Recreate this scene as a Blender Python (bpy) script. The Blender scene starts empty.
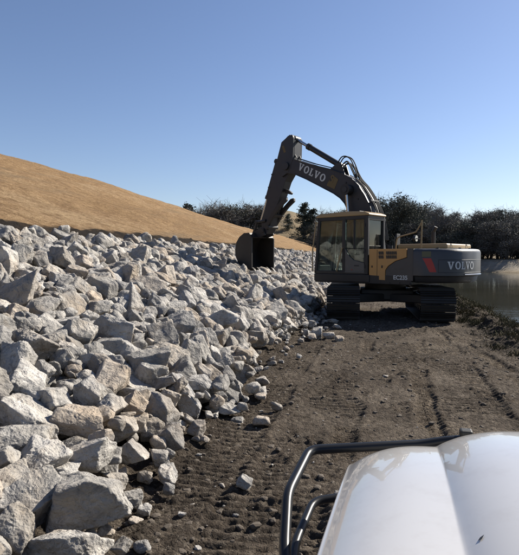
import bpy, bmesh, math, random
import numpy as np
from mathutils import Matrix, Vector

# ------------------------------------------------------------------ camera, sky, sun, exposure
SC = bpy.context.scene
COL = SC.collection
R = math.radians
CAM_H = 1.75
cam_d = bpy.data.cameras.new('camera')
cam = bpy.data.objects.new('camera', cam_d)
COL.objects.link(cam)
cam.location = (0, 0, CAM_H)
cam.rotation_euler = (R(90 - 2.2), 0, 0)
cam_d.sensor_fit = 'HORIZONTAL'
cam_d.sensor_width = 36
cam_d.lens = 36 * 530 / 519
cam_d.clip_start = 0.05
cam_d.clip_end = 6000
SC.camera = cam

SUN_AZ, SUN_EL = 58, 35          # degrees: clockwise from the viewing direction (+Y), above the horizon
world = bpy.data.worlds.new('World')
SC.world = world
world.use_nodes = True
wn = world.node_tree
sky = wn.nodes.new('ShaderNodeTexSky')
sky.sky_type = 'NISHITA'
sky.sun_disc = False
sky.sun_elevation = R(SUN_EL)
sky.sun_rotation = R(SUN_AZ)
sky.air_density = 1.0
sky.dust_density = 0.3
sky.ozone_density = 3.0
tint = wn.nodes.new('ShaderNodeMix'); tint.data_type = 'RGBA'; tint.blend_type = 'MULTIPLY'     # the camera's white balance
tint.inputs[0].default_value = 1.0
tint.inputs[7].default_value = (0.96, 0.90, 0.955, 1)
wn.links.new(sky.outputs[0], tint.inputs[6])
wn.links.new(tint.outputs[2], wn.nodes['Background'].inputs[0])
wn.nodes['Background'].inputs[1].default_value = 0.066

sun_d = bpy.data.lights.new('sun', 'SUN')
sun_d.energy = 5.0
sun_d.angle = R(0.5)
sun_d.color = (1.0, 0.93, 0.82)
sun = bpy.data.objects.new('sun', sun_d)
COL.objects.link(sun)
sun_vec = Vector((math.sin(R(SUN_AZ)) * math.cos(R(SUN_EL)), math.cos(R(SUN_AZ)) * math.cos(R(SUN_EL)), math.sin(R(SUN_EL))))
sun.rotation_euler = sun_vec.to_track_quat('Z', 'Y').to_euler()
sun.location = (40, 40, 40)

SC.view_settings.view_transform = 'Standard'
SC.view_settings.look = 'None'
SC.view_settings.exposure = 1.02
SC.view_settings.gamma = 1.0
SC.view_settings.use_curve_mapping = False
SC.render.engine = 'CYCLES'
SC.cycles.max_bounces = 6
SC.cycles.diffuse_bounces = 3
SC.cycles.transparent_max_bounces = 12

rng = np.random.default_rng(7)
random.seed(7)

# ------------------------------------------------------------------ numeric helpers
_perm = np.random.default_rng(3).permutation(256)
_perm = np.concatenate([_perm, _perm, _perm]).astype(np.int64)
_gr = np.random.default_rng(5).normal(size=(256, 3))
_gr /= np.linalg.norm(_gr, axis=1)[:, None]

def perlin(x, y, z=0.0):
    x = np.asarray(x, float); y = np.asarray(y, float); z = np.asarray(z, float) + np.zeros_like(x)
    xi = np.floor(x).astype(np.int64); yi = np.floor(y).astype(np.int64); zi = np.floor(z).astype(np.int64)
    xf = x - xi; yf = y - yi; zf = z - zi
    xi &= 255; yi &= 255; zi &= 255
    u = xf**3 * (xf * (xf * 6 - 15) + 10); v = yf**3 * (yf * (yf * 6 - 15) + 10); w = zf**3 * (zf * (zf * 6 - 15) + 10)
    def g(i, j, k):
        h = _perm[_perm[_perm[(xi + i) & 255] + ((yi + j) & 255)] + ((zi + k) & 255)]
        q = _gr[h]
        return q[..., 0] * (xf - i) + q[..., 1] * (yf - j) + q[..., 2] * (zf - k)
    def l(a, b, t): return a + t * (b - a)
    return 1.5 * l(l(l(g(0,0,0), g(1,0,0), u), l(g(0,1,0), g(1,1,0), u), v),
                   l(l(g(0,0,1), g(1,0,1), u), l(g(0,1,1), g(1,1,1), u), v), w)

def fbm(x, y, z=0.0, o=4, gain=0.5):
    a, s, t = 1.0, 0, 0
    for i in range(o):
        s = s + a * perlin(x * 2.03**i + 17.1 * i, y * 2.03**i + 5.3 * i, z * 2.03**i + 3.7 * i)
        t += a; a *= gain
    return s / t

def sstep(a, b, x):
    t = np.clip((x - a) / (b - a), 0, 1)
    return t * t * (3 - 2 * t)

# ------------------------------------------------------------------ object helpers
def mesh_np(name, v, f, smooth=True):
    """mesh from an (n,3) array and an (m,k) array of equal sized faces"""
    me = bpy.data.meshes.new(name)
    v = np.ascontiguousarray(v, dtype=np.float32); f = np.ascontiguousarray(f, dtype=np.int32)
    k = f.shape[1]
    me.vertices.add(len(v)); me.vertices.foreach_set('co', v.ravel())
    me.loops.add(f.size); me.loops.foreach_set('vertex_index', f.ravel())
    me.polygons.add(len(f)); me.polygons.foreach_set('loop_start', np.arange(0, f.size, k, dtype=np.int32))
    try: me.polygons.foreach_set('loop_total', np.full(len(f), k, dtype=np.int32))
    except Exception: pass
    me.update(calc_edges=True)
    me.polygons.foreach_set('use_smooth', np.full(len(f), smooth))
    return me

def attr(me, name, vals):
    a = me.attributes.new(name, 'FLOAT', 'POINT')
    a.data.foreach_set('value', np.ascontiguousarray(vals, dtype=np.float32).ravel())

def link(name, me, material=None, parent=None):
    o = bpy.data.objects.new(name, me); COL.objects.link(o)
    if material is not None and me is not None and len(me.materials) == 0: me.materials.append(material)
    if parent is not None: o.parent = parent
    return o

def tag(o, label=None, cat=None, group=None, kind=None):
    if label: o['label'] = label
    if cat: o['category'] = cat
    if group: o['group'] = group
    if kind: o['kind'] = kind
    return o

def empty(name, loc, label=None, cat=None, group=None):
    o = bpy.data.objects.new(name, None); COL.objects.link(o); o.location = loc
    o.empty_display_size = 0.2
    return tag(o, label, cat, group)

class MB:
    """collects shapes; build() links them as one mesh object"""
    def __init__(s): s.v = []; s.f = []
    def add(s, vs, fs):
        n = len(s.v); s.v += [tuple(p) for p in vs]; s.f += [tuple(n + i for i in q) for q in fs]; return s
    def box(s, c, size, rot=None):
        h = [q / 2 for q in size]
        vs = [Vector((x * h[0], y * h[1], z * h[2])) for x in (-1, 1) for y in (-1, 1) for z in (-1, 1)]
        if rot is not None: vs = [rot @ p for p in vs]
        c = Vector(c)
        return s.add([p + c for p in vs], [(0,1,3,2), (4,6,7,5), (0,4,5,1), (2,3,7,6), (0,2,6,4), (1,5,7,3)])
    def prism(s, poly, fn, a, b):
        """poly: 2-D points; fn(p, w) gives the 3-D point; extruded from w=a to w=b"""
        n = len(poly)
        vs = [fn(p, a) for p in poly] + [fn(p, b) for p in poly]
        fs = [tuple(range(n))[::-1], tuple(range(n, 2 * n))]
        fs += [(i, (i + 1) % n, n + (i + 1) % n, n + i) for i in range(n)]
        return s.add(vs, fs)
    def xz(s, poly, y0, y1): return s.prism(poly, lambda p, w: (p[0], w, p[1]), y0, y1)
    def xy(s, poly, z0, z1): return s.prism(poly, lambda p, w: (p[0], p[1], w), z0, z1)
    def tube(s, pts, r, n=8, caps=True):
        pts = [Vector(p) for p in pts]
        rs = r if isinstance(r, (list, tuple)) else [r] * len(pts)
        vs, fs = [], []
        t0 = (pts[1] - pts[0]).normalized()
        up = Vector((0, 0, 1)) if abs(t0.z) < 0.9 else Vector((1, 0, 0))
        a = t0.cross(up).normalized()
        for i, p in enumerate(pts):
            t = (pts[min(i + 1, len(pts) - 1)] - pts[max(i - 1, 0)]).normalized()
            a = (a - t * a.dot(t)).normalized(); b = t.cross(a)
            for k in range(n):
                q = 2 * math.pi * k / n
                vs.append(p + (a * math.cos(q) + b * math.sin(q)) * rs[i])
        for i in range(len(pts) - 1):
            for k in range(n):
                fs.append((i * n + k, i * n + (k + 1) % n, (i + 1) * n + (k + 1) % n, (i + 1) * n + k))
        if caps:
            fs.append(tuple(range(n))[::-1]); fs.append(tuple(range((len(pts) - 1) * n, len(pts) * n)))
        return s.add(vs, fs)
    def cyl(s, p0, p1, r, n=16): return s.tube([p0, p1], r, n)
    def build(s, name, material, parent=None, bevel=0.0, smooth=False, M=None, seg=2, sub=0):
        me = bpy.data.meshes.new(name)
        vs = s.v if M is None else [tuple(M @ Vector(p)) for p in s.v]
        me.from_pydata(vs, [], s.f)
        bm = bmesh.new(); bm.from_mesh(me)
        bmesh.ops.recalc_face_normals(bm, faces=bm.faces)
        if bevel:
            es = [e for e in bm.edges if len(e.link_faces) == 2 and e.calc_face_angle(0) > 0.6]
            bmesh.ops.bevel(bm, geom=es, offset=bevel, segments=seg, affect='EDGES', profile=0.5, clamp_overlap=True)
        for f in bm.faces: f.smooth = smooth
        if smooth:
            for e in bm.edges:
                if len(e.link_faces) == 2 and e.calc_face_angle(0) > 0.7: e.smooth = False
        bm.to_mesh(me); bm.free(); me.update()
        return link(name, me, material, parent)

def curve_pts(pts, n=6):
    """Catmull-Rom through the points"""
    P = [Vector(p) for p in pts]; P = [P[0] * 2 - P[1]] + P + [P[-1] * 2 - P[-2]]
    out = []
    for i in range(1, len(P) - 2):
        for k in range(n):
            t = k / n
            out.append(0.5 * ((2 * P[i]) + (P[i+1] - P[i-1]) * t + (2*P[i-1] - 5*P[i] + 4*P[i+1] - P[i+2]) * t*t + (3*P[i] - P[i-1] - 3*P[i+1] + P[i+2]) * t**3))
    out.append(P[-2]); return out

# ------------------------------------------------------------------ materials
class NT:
    def __init__(s, name):
        s.m = bpy.data.materials.new(name); s.m.use_nodes = True; s.t = s.m.node_tree
        s.bsdf = s.t.nodes['Principled BSDF']
        s.pos = s.t.nodes.new('ShaderNodeNewGeometry').outputs['Position']
    def n(s, ty, **kw):
        q = s.t.nodes.new(ty)
        for k, v in kw.items(): setattr(q, k, v)
        return q
    def set(s, sock, v):
        if hasattr(v, 'is_output') or isinstance(v, bpy.types.NodeSocket): s.t.links.new(v, sock)
        else:
            if isinstance(v, (tuple, list)) and len(v) == 3 and sock.type == 'RGBA': v = (*v, 1)
            sock.default_value = v
    def noise(s, scale, detail=4, rough=0.55, vec=None, dist=0.0):
        q = s.n('ShaderNodeTexNoise'); s.set(q.inputs['Vector'], vec or s.pos)
        q.inputs['Scale'].default_value = scale; q.inputs['Detail'].default_value = detail
        q.inputs['Roughness'].default_value = rough; q.inputs['Distortion'].default_value = dist
        return q.outputs['Fac']
    def voro(s, scale, vec=None, feature='F1'):
        q = s.n('ShaderNodeTexVoronoi', feature=feature); s.set(q.inputs['Vector'], vec or s.pos)
        q.inputs['Scale'].default_value = scale; return q.outputs['Distance']
    def ramp(s, fac, *stops):
        q = s.n('ShaderNodeValToRGB'); s.set(q.inputs[0], fac); e = q.color_ramp.elements
        while len(e) < len(stops): e.new(0.5)
        for i, (p, c) in enumerate(stops):
            e[i].position = p; e[i].color = (*c, 1) if isinstance(c, (tuple, list)) else (c, c, c, 1)
        return q.outputs[0]
    def mix(s, f, a, b, mode='MIX'):
        q = s.n('ShaderNodeMix', data_type='RGBA', blend_type=mode)
        s.set(q.inputs[0], f); s.set(q.inputs[6], a); s.set(q.inputs[7], b); return q.outputs[2]
    def math(s, op, a, b=0.0):
        q = s.n('ShaderNodeMath', operation=op); s.set(q.inputs[0], a); s.set(q.inputs[1], b); return q.outputs[0]
    def attr(s, name): return s.n('ShaderNodeAttribute', attribute_name=name).outputs['Fac']
    def vscale(s, v):
        q = s.n('ShaderNodeMapping'); s.set(q.inputs[0], s.pos); q.inputs['Scale'].default_value = v; return q.outputs[0]
    def bump(s, h, strength=0.5, dist=0.02, normal=None):
        q = s.n('ShaderNodeBump'); s.set(q.inputs['Height'], h)
        q.inputs['Strength'].default_value = strength; q.inputs['Distance'].default_value = dist
        if normal is not None: s.set(q.inputs['Normal'], normal)
        return q.outputs[0]
    def out(s, color=None, rough=None, normal=None, **kw):
        b = s.bsdf.inputs
        if color is not None: s.set(b['Base Color'], color)
        if rough is not None: s.set(b['Roughness'], rough)
        if normal is not None: s.set(b['Normal'], normal)
        for k, v in kw.items(): s.set(b[k.replace('_', ' ')], v)
        return s.m

def paint(name, col, rough=0.45, dust=0.35, dust_col=(0.20, 0.155, 0.11), metal=0.0, coat=0.0, scale=1.0):
    """painted or bare metal with dust and wear that follow a noise"""
    t = NT(name)
    d = t.noise(2.2 * scale, 6, 0.65)
    d2 = t.noise(17 * scale, 5, 0.7)
    f = t.math('MULTIPLY', t.ramp(d, (0.38, 0.15), (0.72, 1.0)), t.ramp(d2, (0.3, 0.2), (0.75, 1.0)))
    f = t.math('MULTIPLY', f, dust)
    c = t.mix(f, col, dust_col)
    c = t.mix(t.ramp(t.noise(60, 3), (0.62, 0.0), (0.72, 0.35)), c, [q * 0.5 for q in col])
    r = t.math('ADD', t.math('MULTIPLY', d2, 0.25), rough - 0.1)
    return t.out(c, r, t.bump(d2, 0.12, 0.01), Metallic=metal, Coat_Weight=coat)

def mat_rock():
    t = NT('limestone')
    g = t.n('ShaderNodeNewGeometry').outputs['Random Per Island']
    oi = t.n('ShaderNodeObjectInfo').outputs['Random']
    rnd = t.math('FRACT', t.math('ADD', g, oi))
    rnd2 = t.math('FRACT', t.math('MULTIPLY', rnd, 7.31))
    big = t.noise(2.3, 6, 0.62, dist=0.4)
    c = t.ramp(big, (0.30, (0.214, 0.203, 0.189)), (0.50, (0.342, 0.323, 0.294)), (0.70, (0.462, 0.440, 0.409)))
    tan = t.ramp(t.noise(1.35, 5, 0.6), (0.52, 0.0), (0.68, 0.75))
    c = t.mix(tan, c, (0.342, 0.275, 0.202))
    c = t.mix(t.ramp(rnd2, (0.70, 0.0), (0.95, 0.55)), c, (0.325, 0.253, 0.184))
    blue = t.ramp(rnd2, (0.0, 0.35), (0.2, 0.0))
    c = t.mix(blue, c, (0.205, 0.209, 0.225))
    val = t.math('ADD', t.math('MULTIPLY', rnd, 0.5), 0.72)
    q = t.n('ShaderNodeHueSaturation'); t.set(q.inputs['Value'], val); t.set(q.inputs['Color'], c)
    c = q.outputs[0]
    pits = t.voro(26)
    speck = t.noise(46, 5, 0.72)
    blot = t.noise(5.5, 7, 0.72, dist=0.8)
    c = t.mix(t.ramp(blot, (0.36, 0.75), (0.50, 0.0)), c, (0.146, 0.142, 0.138))
    c = t.mix(t.ramp(blot, (0.56, 0.0), (0.68, 0.45)), c, (0.496, 0.475, 0.442))
    c = t.mix(t.ramp(speck, (0.30, 0.65), (0.44, 0.0)), c, (0.094, 0.092, 0.092))
    w = t.n('ShaderNodeVectorMath', operation='ADD'); t.set(w.inputs[0], t.pos)
    wn_ = t.n('ShaderNodeTexNoise'); t.set(wn_.inputs['Vector'], t.pos); wn_.inputs['Scale'].default_value = 4.0; wn_.inputs['Detail'].default_value = 5
    sc_ = t.n('ShaderNodeVectorMath', operation='SCALE'); t.set(sc_.inputs[0], wn_.outputs['Color']); sc_.inputs['Scale'].default_value = 0.35; t.set(w.inputs[1], sc_.outputs[0])
    crack = t.voro(5.0, w.outputs[0], 'DISTANCE_TO_EDGE')
    c = t.mix(t.math('MULTIPLY', t.ramp(crack, (0.0, 0.55), (0.02, 0.0)), t.ramp(t.noise(1.7, 3), (0.50, 0.0), (0.62, 1.0))), c, (0.128, 0.122, 0.115))
    chips = t.voro(7.5, w.outputs[0])
    h = t.math('ADD', t.math('MULTIPLY', t.noise(4.5, 8, 0.60, dist=0.5), 1.1), t.math('MULTIPLY', chips, 0.55))
    h = t.math('ADD', h, t.math('MULTIPLY', t.ramp(crack, (0.0, 0.0), (0.05, 1.0)), 0.035))
    h = t.math('ADD', h, t.math('MULTIPLY', t.ramp(pits, (0.0, 0.0), (0.3, 1.0)), 0.10))
    h = t.math('ADD', h, t.math('MULTIPLY', speck, 0.14))
    return t.out(c, 0.92, t.bump(h, 1.0, 0.085), Specular_IOR_Level=0.2)

def mat_soil():
    t = NT('bench_soil')
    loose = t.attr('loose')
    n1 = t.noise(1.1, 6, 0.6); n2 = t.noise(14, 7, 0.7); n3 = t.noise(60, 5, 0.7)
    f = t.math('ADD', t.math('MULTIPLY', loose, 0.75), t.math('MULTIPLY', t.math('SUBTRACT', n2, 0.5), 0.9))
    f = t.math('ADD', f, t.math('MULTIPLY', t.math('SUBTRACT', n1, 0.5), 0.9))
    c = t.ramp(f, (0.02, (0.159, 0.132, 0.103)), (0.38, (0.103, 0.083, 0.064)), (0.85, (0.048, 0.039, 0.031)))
    c = t.mix(t.ramp(n3, (0.60, 0.0), (0.72, 0.6)), c, (0.180, 0.159, 0.132))
    c = t.mix(t.ramp(t.noise(28, 4, 0.7), (0.30, 0.7), (0.42, 0.0)), c, (0.036, 0.029, 0.022))
    w = t.n('ShaderNodeVectorMath', operation='ADD'); t.set(w.inputs[0], t.pos)
    wn_ = t.n('ShaderNodeTexNoise'); t.set(wn_.inputs['Vector'], t.pos); wn_.inputs['Scale'].default_value = 18.0; wn_.inputs['Detail'].default_value = 4
    sc_ = t.n('ShaderNodeVectorMath', operation='SCALE'); t.set(sc_.inputs[0], wn_.outputs['Color']); sc_.inputs['Scale'].default_value = 0.07; t.set(w.inputs[1], sc_.outputs[0])
    crumb, crumb2 = t.voro(24, w.outputs[0]), t.voro(62, w.outputs[0])
    cell = t.n('ShaderNodeTexVoronoi'); t.set(cell.inputs['Vector'], w.outputs[0]); cell.inputs['Scale'].default_value = 24
    bw = t.n('ShaderNodeRGBToBW'); t.set(bw.inputs[0], cell.outputs['Color'])
    c = t.mix(t.ramp(bw.outputs[0], (0.25, 0.55), (0.5, 0.0)), c, (0.042, 0.033, 0.026))
    c = t.mix(t.ramp(bw.outputs[0], (0.62, 0.0), (0.80, 0.55)), c, (0.185, 0.155, 0.122))
    c = t.mix(t.ramp(t.noise(0.65, 5, 0.62, dist=0.6), (0.40, 0.55), (0.52, 0.0)), c, (0.055, 0.044, 0.034))
    pt = t.ramp(t.noise(2.6, 4, 0.6), (0.38, 0.35), (0.6, 1.0))
    h = t.math('SUBTRACT', t.math('MULTIPLY', t.noise(16, 8, 0.74), 1.1), t.math('MULTIPLY', t.math('MULTIPLY', crumb, pt), 0.9))
    h = t.math('SUBTRACT', h, t.math('MULTIPLY', crumb2, 0.45))
    return t.out(c, 0.97, t.bump(h, 1.0, 0.055), Specular_IOR_Level=0.1)

def mat_grass():
    t = NT('dry_grass')
    n1 = t.noise(0.13, 6, 0.62); n2 = t.noise(1.4, 6, 0.7); n3 = t.noise(7, 6, 0.78); n4 = t.noise(26, 4, 0.75)
    c = t.ramp(n1, (0.33, (0.366, 0.229, 0.110)), (0.52, (0.463, 0.301, 0.157)), (0.68, (0.544, 0.381, 0.217)))
    c = t.mix(t.ramp(n2, (0.38, 0.85), (0.56, 0.0)), c, (0.251, 0.152, 0.075))
    c = t.mix(t.ramp(n3, (0.36, 0.9), (0.52, 0.0)), c, (0.170, 0.105, 0.054))
    c = t.mix(t.ramp(n4, (0.36, 0.8), (0.48, 0.0)), c, (0.138, 0.094, 0.054))
    c = t.mix(t.ramp(n3, (0.56, 0.0), (0.70, 0.7)), c, (0.681, 0.517, 0.311))
    streak = t.noise(0.5, 5, 0.6, vec=t.vscale((1.0, 0.12, 3.0)))
    c = t.mix(t.ramp(streak, (0.55, 0.0), (0.68, 0.6)), c, (0.243, 0.178, 0.110))
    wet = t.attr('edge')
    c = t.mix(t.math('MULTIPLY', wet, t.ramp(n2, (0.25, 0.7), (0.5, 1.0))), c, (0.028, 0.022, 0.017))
    h = t.math('ADD', n3, t.math('MULTIPLY', t.noise(30, 4, 0.7), 0.7))
    return t.out(c, 0.95, t.bump(h, 1.0, 0.22), Specular_IOR_Level=0.1)

def mat_far():
    t = NT('far_ground')
    n = t.noise(0.05, 6, 0.62); n2 = t.noise(0.9, 5, 0.7)
    c = t.ramp(n, (0.35, (0.210, 0.154, 0.091)), (0.55, (0.168, 0.133, 0.084)), (0.7, (0.112, 0.095, 0.059)))
    c = t.mix(t.ramp(n2, (0.36, 0.6), (0.52, 0.0)), c, (0.077, 0.063, 0.038))
    c = t.mix(t.attr('shore'), c, t.ramp(n2, (0.35, (0.168, 0.147, 0.115)), (0.65, (0.280, 0.245, 0.196))))
    return t.out(c, 0.95, t.bump(n2, 0.6, 0.3), Specular_IOR_Level=0.1)

def mat_water():
    t = NT('lake_water')
    wv = t.noise(1.0, 4, 0.6, vec=t.vscale((0.9, 2.6, 1)))
    w2 = t.noise(0.12, 3, 0.5)
    h = t.math('MULTIPLY', wv, t.ramp(w2, (0.35, 0.25), (0.65, 1.0)))
    c = t.ramp(t.noise(0.06, 3), (0.35, (0.030, 0.030, 0.021)), (0.65, (0.041, 0.040, 0.028)))
    return t.out(c, 0.06, t.bump(h, 0.18, 0.05), IOR=1.33, Specular_IOR_Level=0.5)

def mat_leaf(name, a, b, trans=0.15):
    t = NT(name)
    g = t.n('ShaderNodeNewGeometry').outputs['Random Per Island']
    oi = t.n('ShaderNodeObjectInfo').outputs['Random']
    c = t.ramp(g, (0.0, a), (1.0, b))
    q = t.n('ShaderNodeHueSaturation'); t.set(q.inputs['Color'], c)
    t.set(q.inputs['Value'], t.math('ADD', t.math('MULTIPLY', oi, 0.5), 0.75))
    return t.out(q.outputs[0], 0.8, Specular_IOR_Level=0.15)

def mat_bark():
    t = NT('bark')
    c = t.ramp(t.noise(3, 5, 0.7), (0.35, (0.045, 0.038, 0.032)), (0.65, (0.105, 0.09, 0.075)))
    return t.out(c, 0.9, Specular_IOR_Level=0.1)

def mat_glass():
    t = NT('cab_glass')
    nodes, links = t.t.nodes, t.t.links
    tr = t.n('ShaderNodeBsdfTransparent'); tr.inputs[0].default_value = (0.82, 0.88, 0.86, 1)
    gl = t.n('ShaderNodeBsdfGlossy'); gl.inputs['Roughness'].default_value = 0.03
    gl.inputs['Color'].default_value = (0.9, 0.95, 0.95, 1)
    df = t.n('ShaderNodeBsdfDiffuse'); df.inputs[0].default_value = (0.22, 0.21, 0.18, 1)
    fr = t.n('ShaderNodeFresnel'); fr.inputs['IOR'].default_value = 1.5
    m1 = t.n('ShaderNodeMixShader'); t.set(m1.inputs[0], t.math('MULTIPLY', t.ramp(t.noise(3.5, 6, 0.65), (0.4, 0.05), (0.7, 0.4)), 0.4))
    links.new(tr.outputs[0], m1.inputs[1]); links.new(df.outputs[0], m1.inputs[2])
    m2 = t.n('ShaderNodeMixShader'); links.new(fr.outputs[0], m2.inputs[0])
    links.new(m1.outputs[0], m2.inputs[1]); links.new(gl.outputs[0], m2.inputs[2])
    links.new(m2.outputs[0], nodes['Material Output'].inputs['Surface'])
    return t.m

def flat(name, col, rough=0.5, **kw):
    t = NT(name)
    n = t.noise(25, 4, 0.6)
    c = t.mix(t.math('MULTIPLY', n, 0.35), col, [q * 0.55 for q in col])
    return t.out(c, rough, **kw)

M_rock = mat_rock(); M_soil = mat_soil(); M_grass = mat_grass(); M_far = mat_far(); M_water = mat_water()
M_bark = mat_bark(); M_glass = mat_glass()

# ------------------------------------------------------------------ the dam's own axes: s along the toe, t uphill from it
DU = np.array([math.sin(R(12)), math.cos(R(12))]); DN = np.array([-math.cos(R(12)), math.sin(R(12))])
TOE = np.array([-1.64, 0.0])
SLOPE = 1 / 3.0
L_ROCK = 5.75                      # width of the stone blanket, measured level
def st2xy(s, t): return TOE[0] + DU[0] * s + DN[0] * t, TOE[1] + DU[1] * s + DN[1] * t
def xy2st(x, y):
    a = x - TOE[0]; b = y - TOE[1]
    return a * DU[0] + b * DU[1], a * DN[0] + b * DN[1]

def toe_shift(s):                 # the toe wanders a little
    return np.interp(s, [0, 3.2, 4, 5, 5.6, 6.3, 7.5, 9, 10.4, 12.4, 16, 25], [0, 0.05, 0.22, 0.26, 0.05, -0.12, 0.08, 0.22, 0.22, 0.02, 0, 0]) + 0.06 * np.sin(s * 3.1)
def bed_z(s, t): return np.maximum(0, t) * SLOPE - 0.12

# ------------------------------------------------------------------ work bench (dirt ground)
TRACKS = [  # (centre t as function of s, half width, bar pitch, depth, seed)
    (lambda s: -0.28 + 0.05 * np.sin(s * 0.5), 0.30, 0.105, 0.032, 1.0),
    (lambda s: -2.78 + 0.10 * np.sin(s * 0.4), 0.42, 0.105, 0.040, 2.0),
    (lambda s: -1.35 - 0.10 * (s - 6) * 0.35, 0.12, 0.060, 0.040, 3.0),
    (lambda s: -2.2 - 0.012 * (s - 5) ** 2 * 0.6, 0.12, 0.060, 0.045, 4.0),
    (lambda s: -3.7 + 0.020 * (s - 9) ** 2, 0.13, 0.060, 0.050, 5.0),
    (lambda s: -0.9 - 0.035 * (s - 4) ** 2, 0.40, 0.105, 0.035, 6.0),
]
def bench(s, t):
    """height of the dirt and how loose (dark, cloddy) it is"""
    z = 0.07 * fbm(s * 0.35, t * 0.35, 0.3, 3) + 0.03 * fbm(s * 1.2, t * 1.2, 4.3, 3)
    loose = 0.5 + 0.9 * fbm(s * 0.55, t * 0.75, 9.1, 4)
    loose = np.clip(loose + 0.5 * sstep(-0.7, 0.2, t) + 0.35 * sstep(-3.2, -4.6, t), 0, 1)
    press = np.zeros_like(s)
    for fn, hw, pitch, dep, sd in TRACKS:
        q = t - fn(s) + 0.03 * perlin(s * 2.0, t * 0 + sd)
        m = sstep(hw + 0.05, hw - 0.04, np.abs(q))
        pat = sstep(-0.08, 0.26, perlin(s * 0.9, t * 1.1, sd * 7.7) + 0.25 * perlin(s * 4, t * 4, sd) + 0.02)
        m = m * (0.10 + 0.90 * pat)
        ph = (s / pitch + 0.25 * np.sign(q) * (hw < 0.2) + 0.5 * perlin(s * 1.3, t * 1.3, sd) + 0.25 * perlin(s * 3.5, t * 6, sd)) % 1.0
        bar = sstep(0.0, 0.25, ph) * sstep(0.75, 0.45, ph)
        rim = np.exp(-((np.abs(q) - hw - 0.05) / 0.05) ** 2) * pat
        z = z - m * dep * (0.45 + 0.65 * bar) + 0.02 * rim
        press = np.maximum(press, m); loose = loose + 0.25 * rim - 0.18 * m * (1 - bar) + 0.15 * m * bar
    cl = np.clip(loose, 0, 1) * (1 - 0.35 * press)
    ws = s + 0.10 * perlin(s * 3, t * 3, 11.0); wt = t + 0.10 * perlin(s * 3, t * 3, 14.0)
    ws = ws + 0.03 * perlin(s * 9, t * 9, 21.0); wt = wt + 0.03 * perlin(s * 9, t * 9, 24.0)
    b1 = np.abs(perlin(ws * 4.5, wt * 4.5, 1.7)); b2 = np.abs(perlin(ws * 10, wt * 10, 5.1)); b3 = np.abs(perlin(ws * 22, wt * 22, 2.9))
    b4 = np.abs(perlin(s * 48, t * 48, 7.3))
    patch_ = sstep(-0.25, 0.35, perlin(s * 1.9, t * 2.3, 31.0))
    z = z + (0.30 + 1.15 * cl * (0.25 + 0.75 * patch_)) * (0.045 * b1 + 0.034 * b2 + 0.022 * b3 + 0.010 * b4 - 0.03)
    # berm of pushed-up spoil on the water side, then the drop into the lake
    berm = np.exp(-((t + 4.75 - 0.25 * perlin(s * 0.4, s * 0 + 2.2)) / 0.42) ** 2) * sstep(6.0, 13.0, s)
    z = z + berm * (0.16 + 0.22 * np.abs(perlin(s * 1.6, t * 1.6, 8.8)) + 0.1 * b1)
    z = z - 0.10 * sstep(-2.5, -4.4, t)
    edge = -5.15 + 0.35 * perlin(s * 0.5, s * 0 + 6.6) + 0.12 * perlin(s * 2.1, s * 0 + 1.6)
    z = z - 2.2 * sstep(0.0, 2.6, edge - t)
    return z, np.clip(loose, 0, 1)

def build_bench():
    rows = [0.3]
    while rows[-1] < 60: rows.append(rows[-1] + 0.0135 + 0.0026 * max(0, rows[-1] - 3) + (0.02 if rows[-1] < 2.2 else 0))
    srow = np.array(rows)
    tcol = np.concatenate([np.arange(-9.0, -5.8, 0.08), np.arange(-5.8, 0.9, 0.0225), [1.0, 1.2, 1.5]])
    S, T = np.meshgrid(srow, tcol, indexing='ij')
    z, loose = bench(S, T)
    x, y = st2xy(S, T)
    v = np.stack([x, y, z], -1).reshape(-1, 3)
    nr, nc = S.shape
    i = np.arange(nr * nc).reshape(nr, nc)
    f = np.stack([i[:-1, :-1], i[:-1, 1:], i[1:, 1:], i[1:, :-1]], -1).reshape(-1, 4)
    me = mesh_np('bench_ground', v, f)
    attr(me, 'loose', loose)
    return tag(link('bench_ground', me, M_soil), 'brown churned dirt bench with machine track prints between rocks and lake', 'ground', kind='structure')
build_bench()

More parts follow.
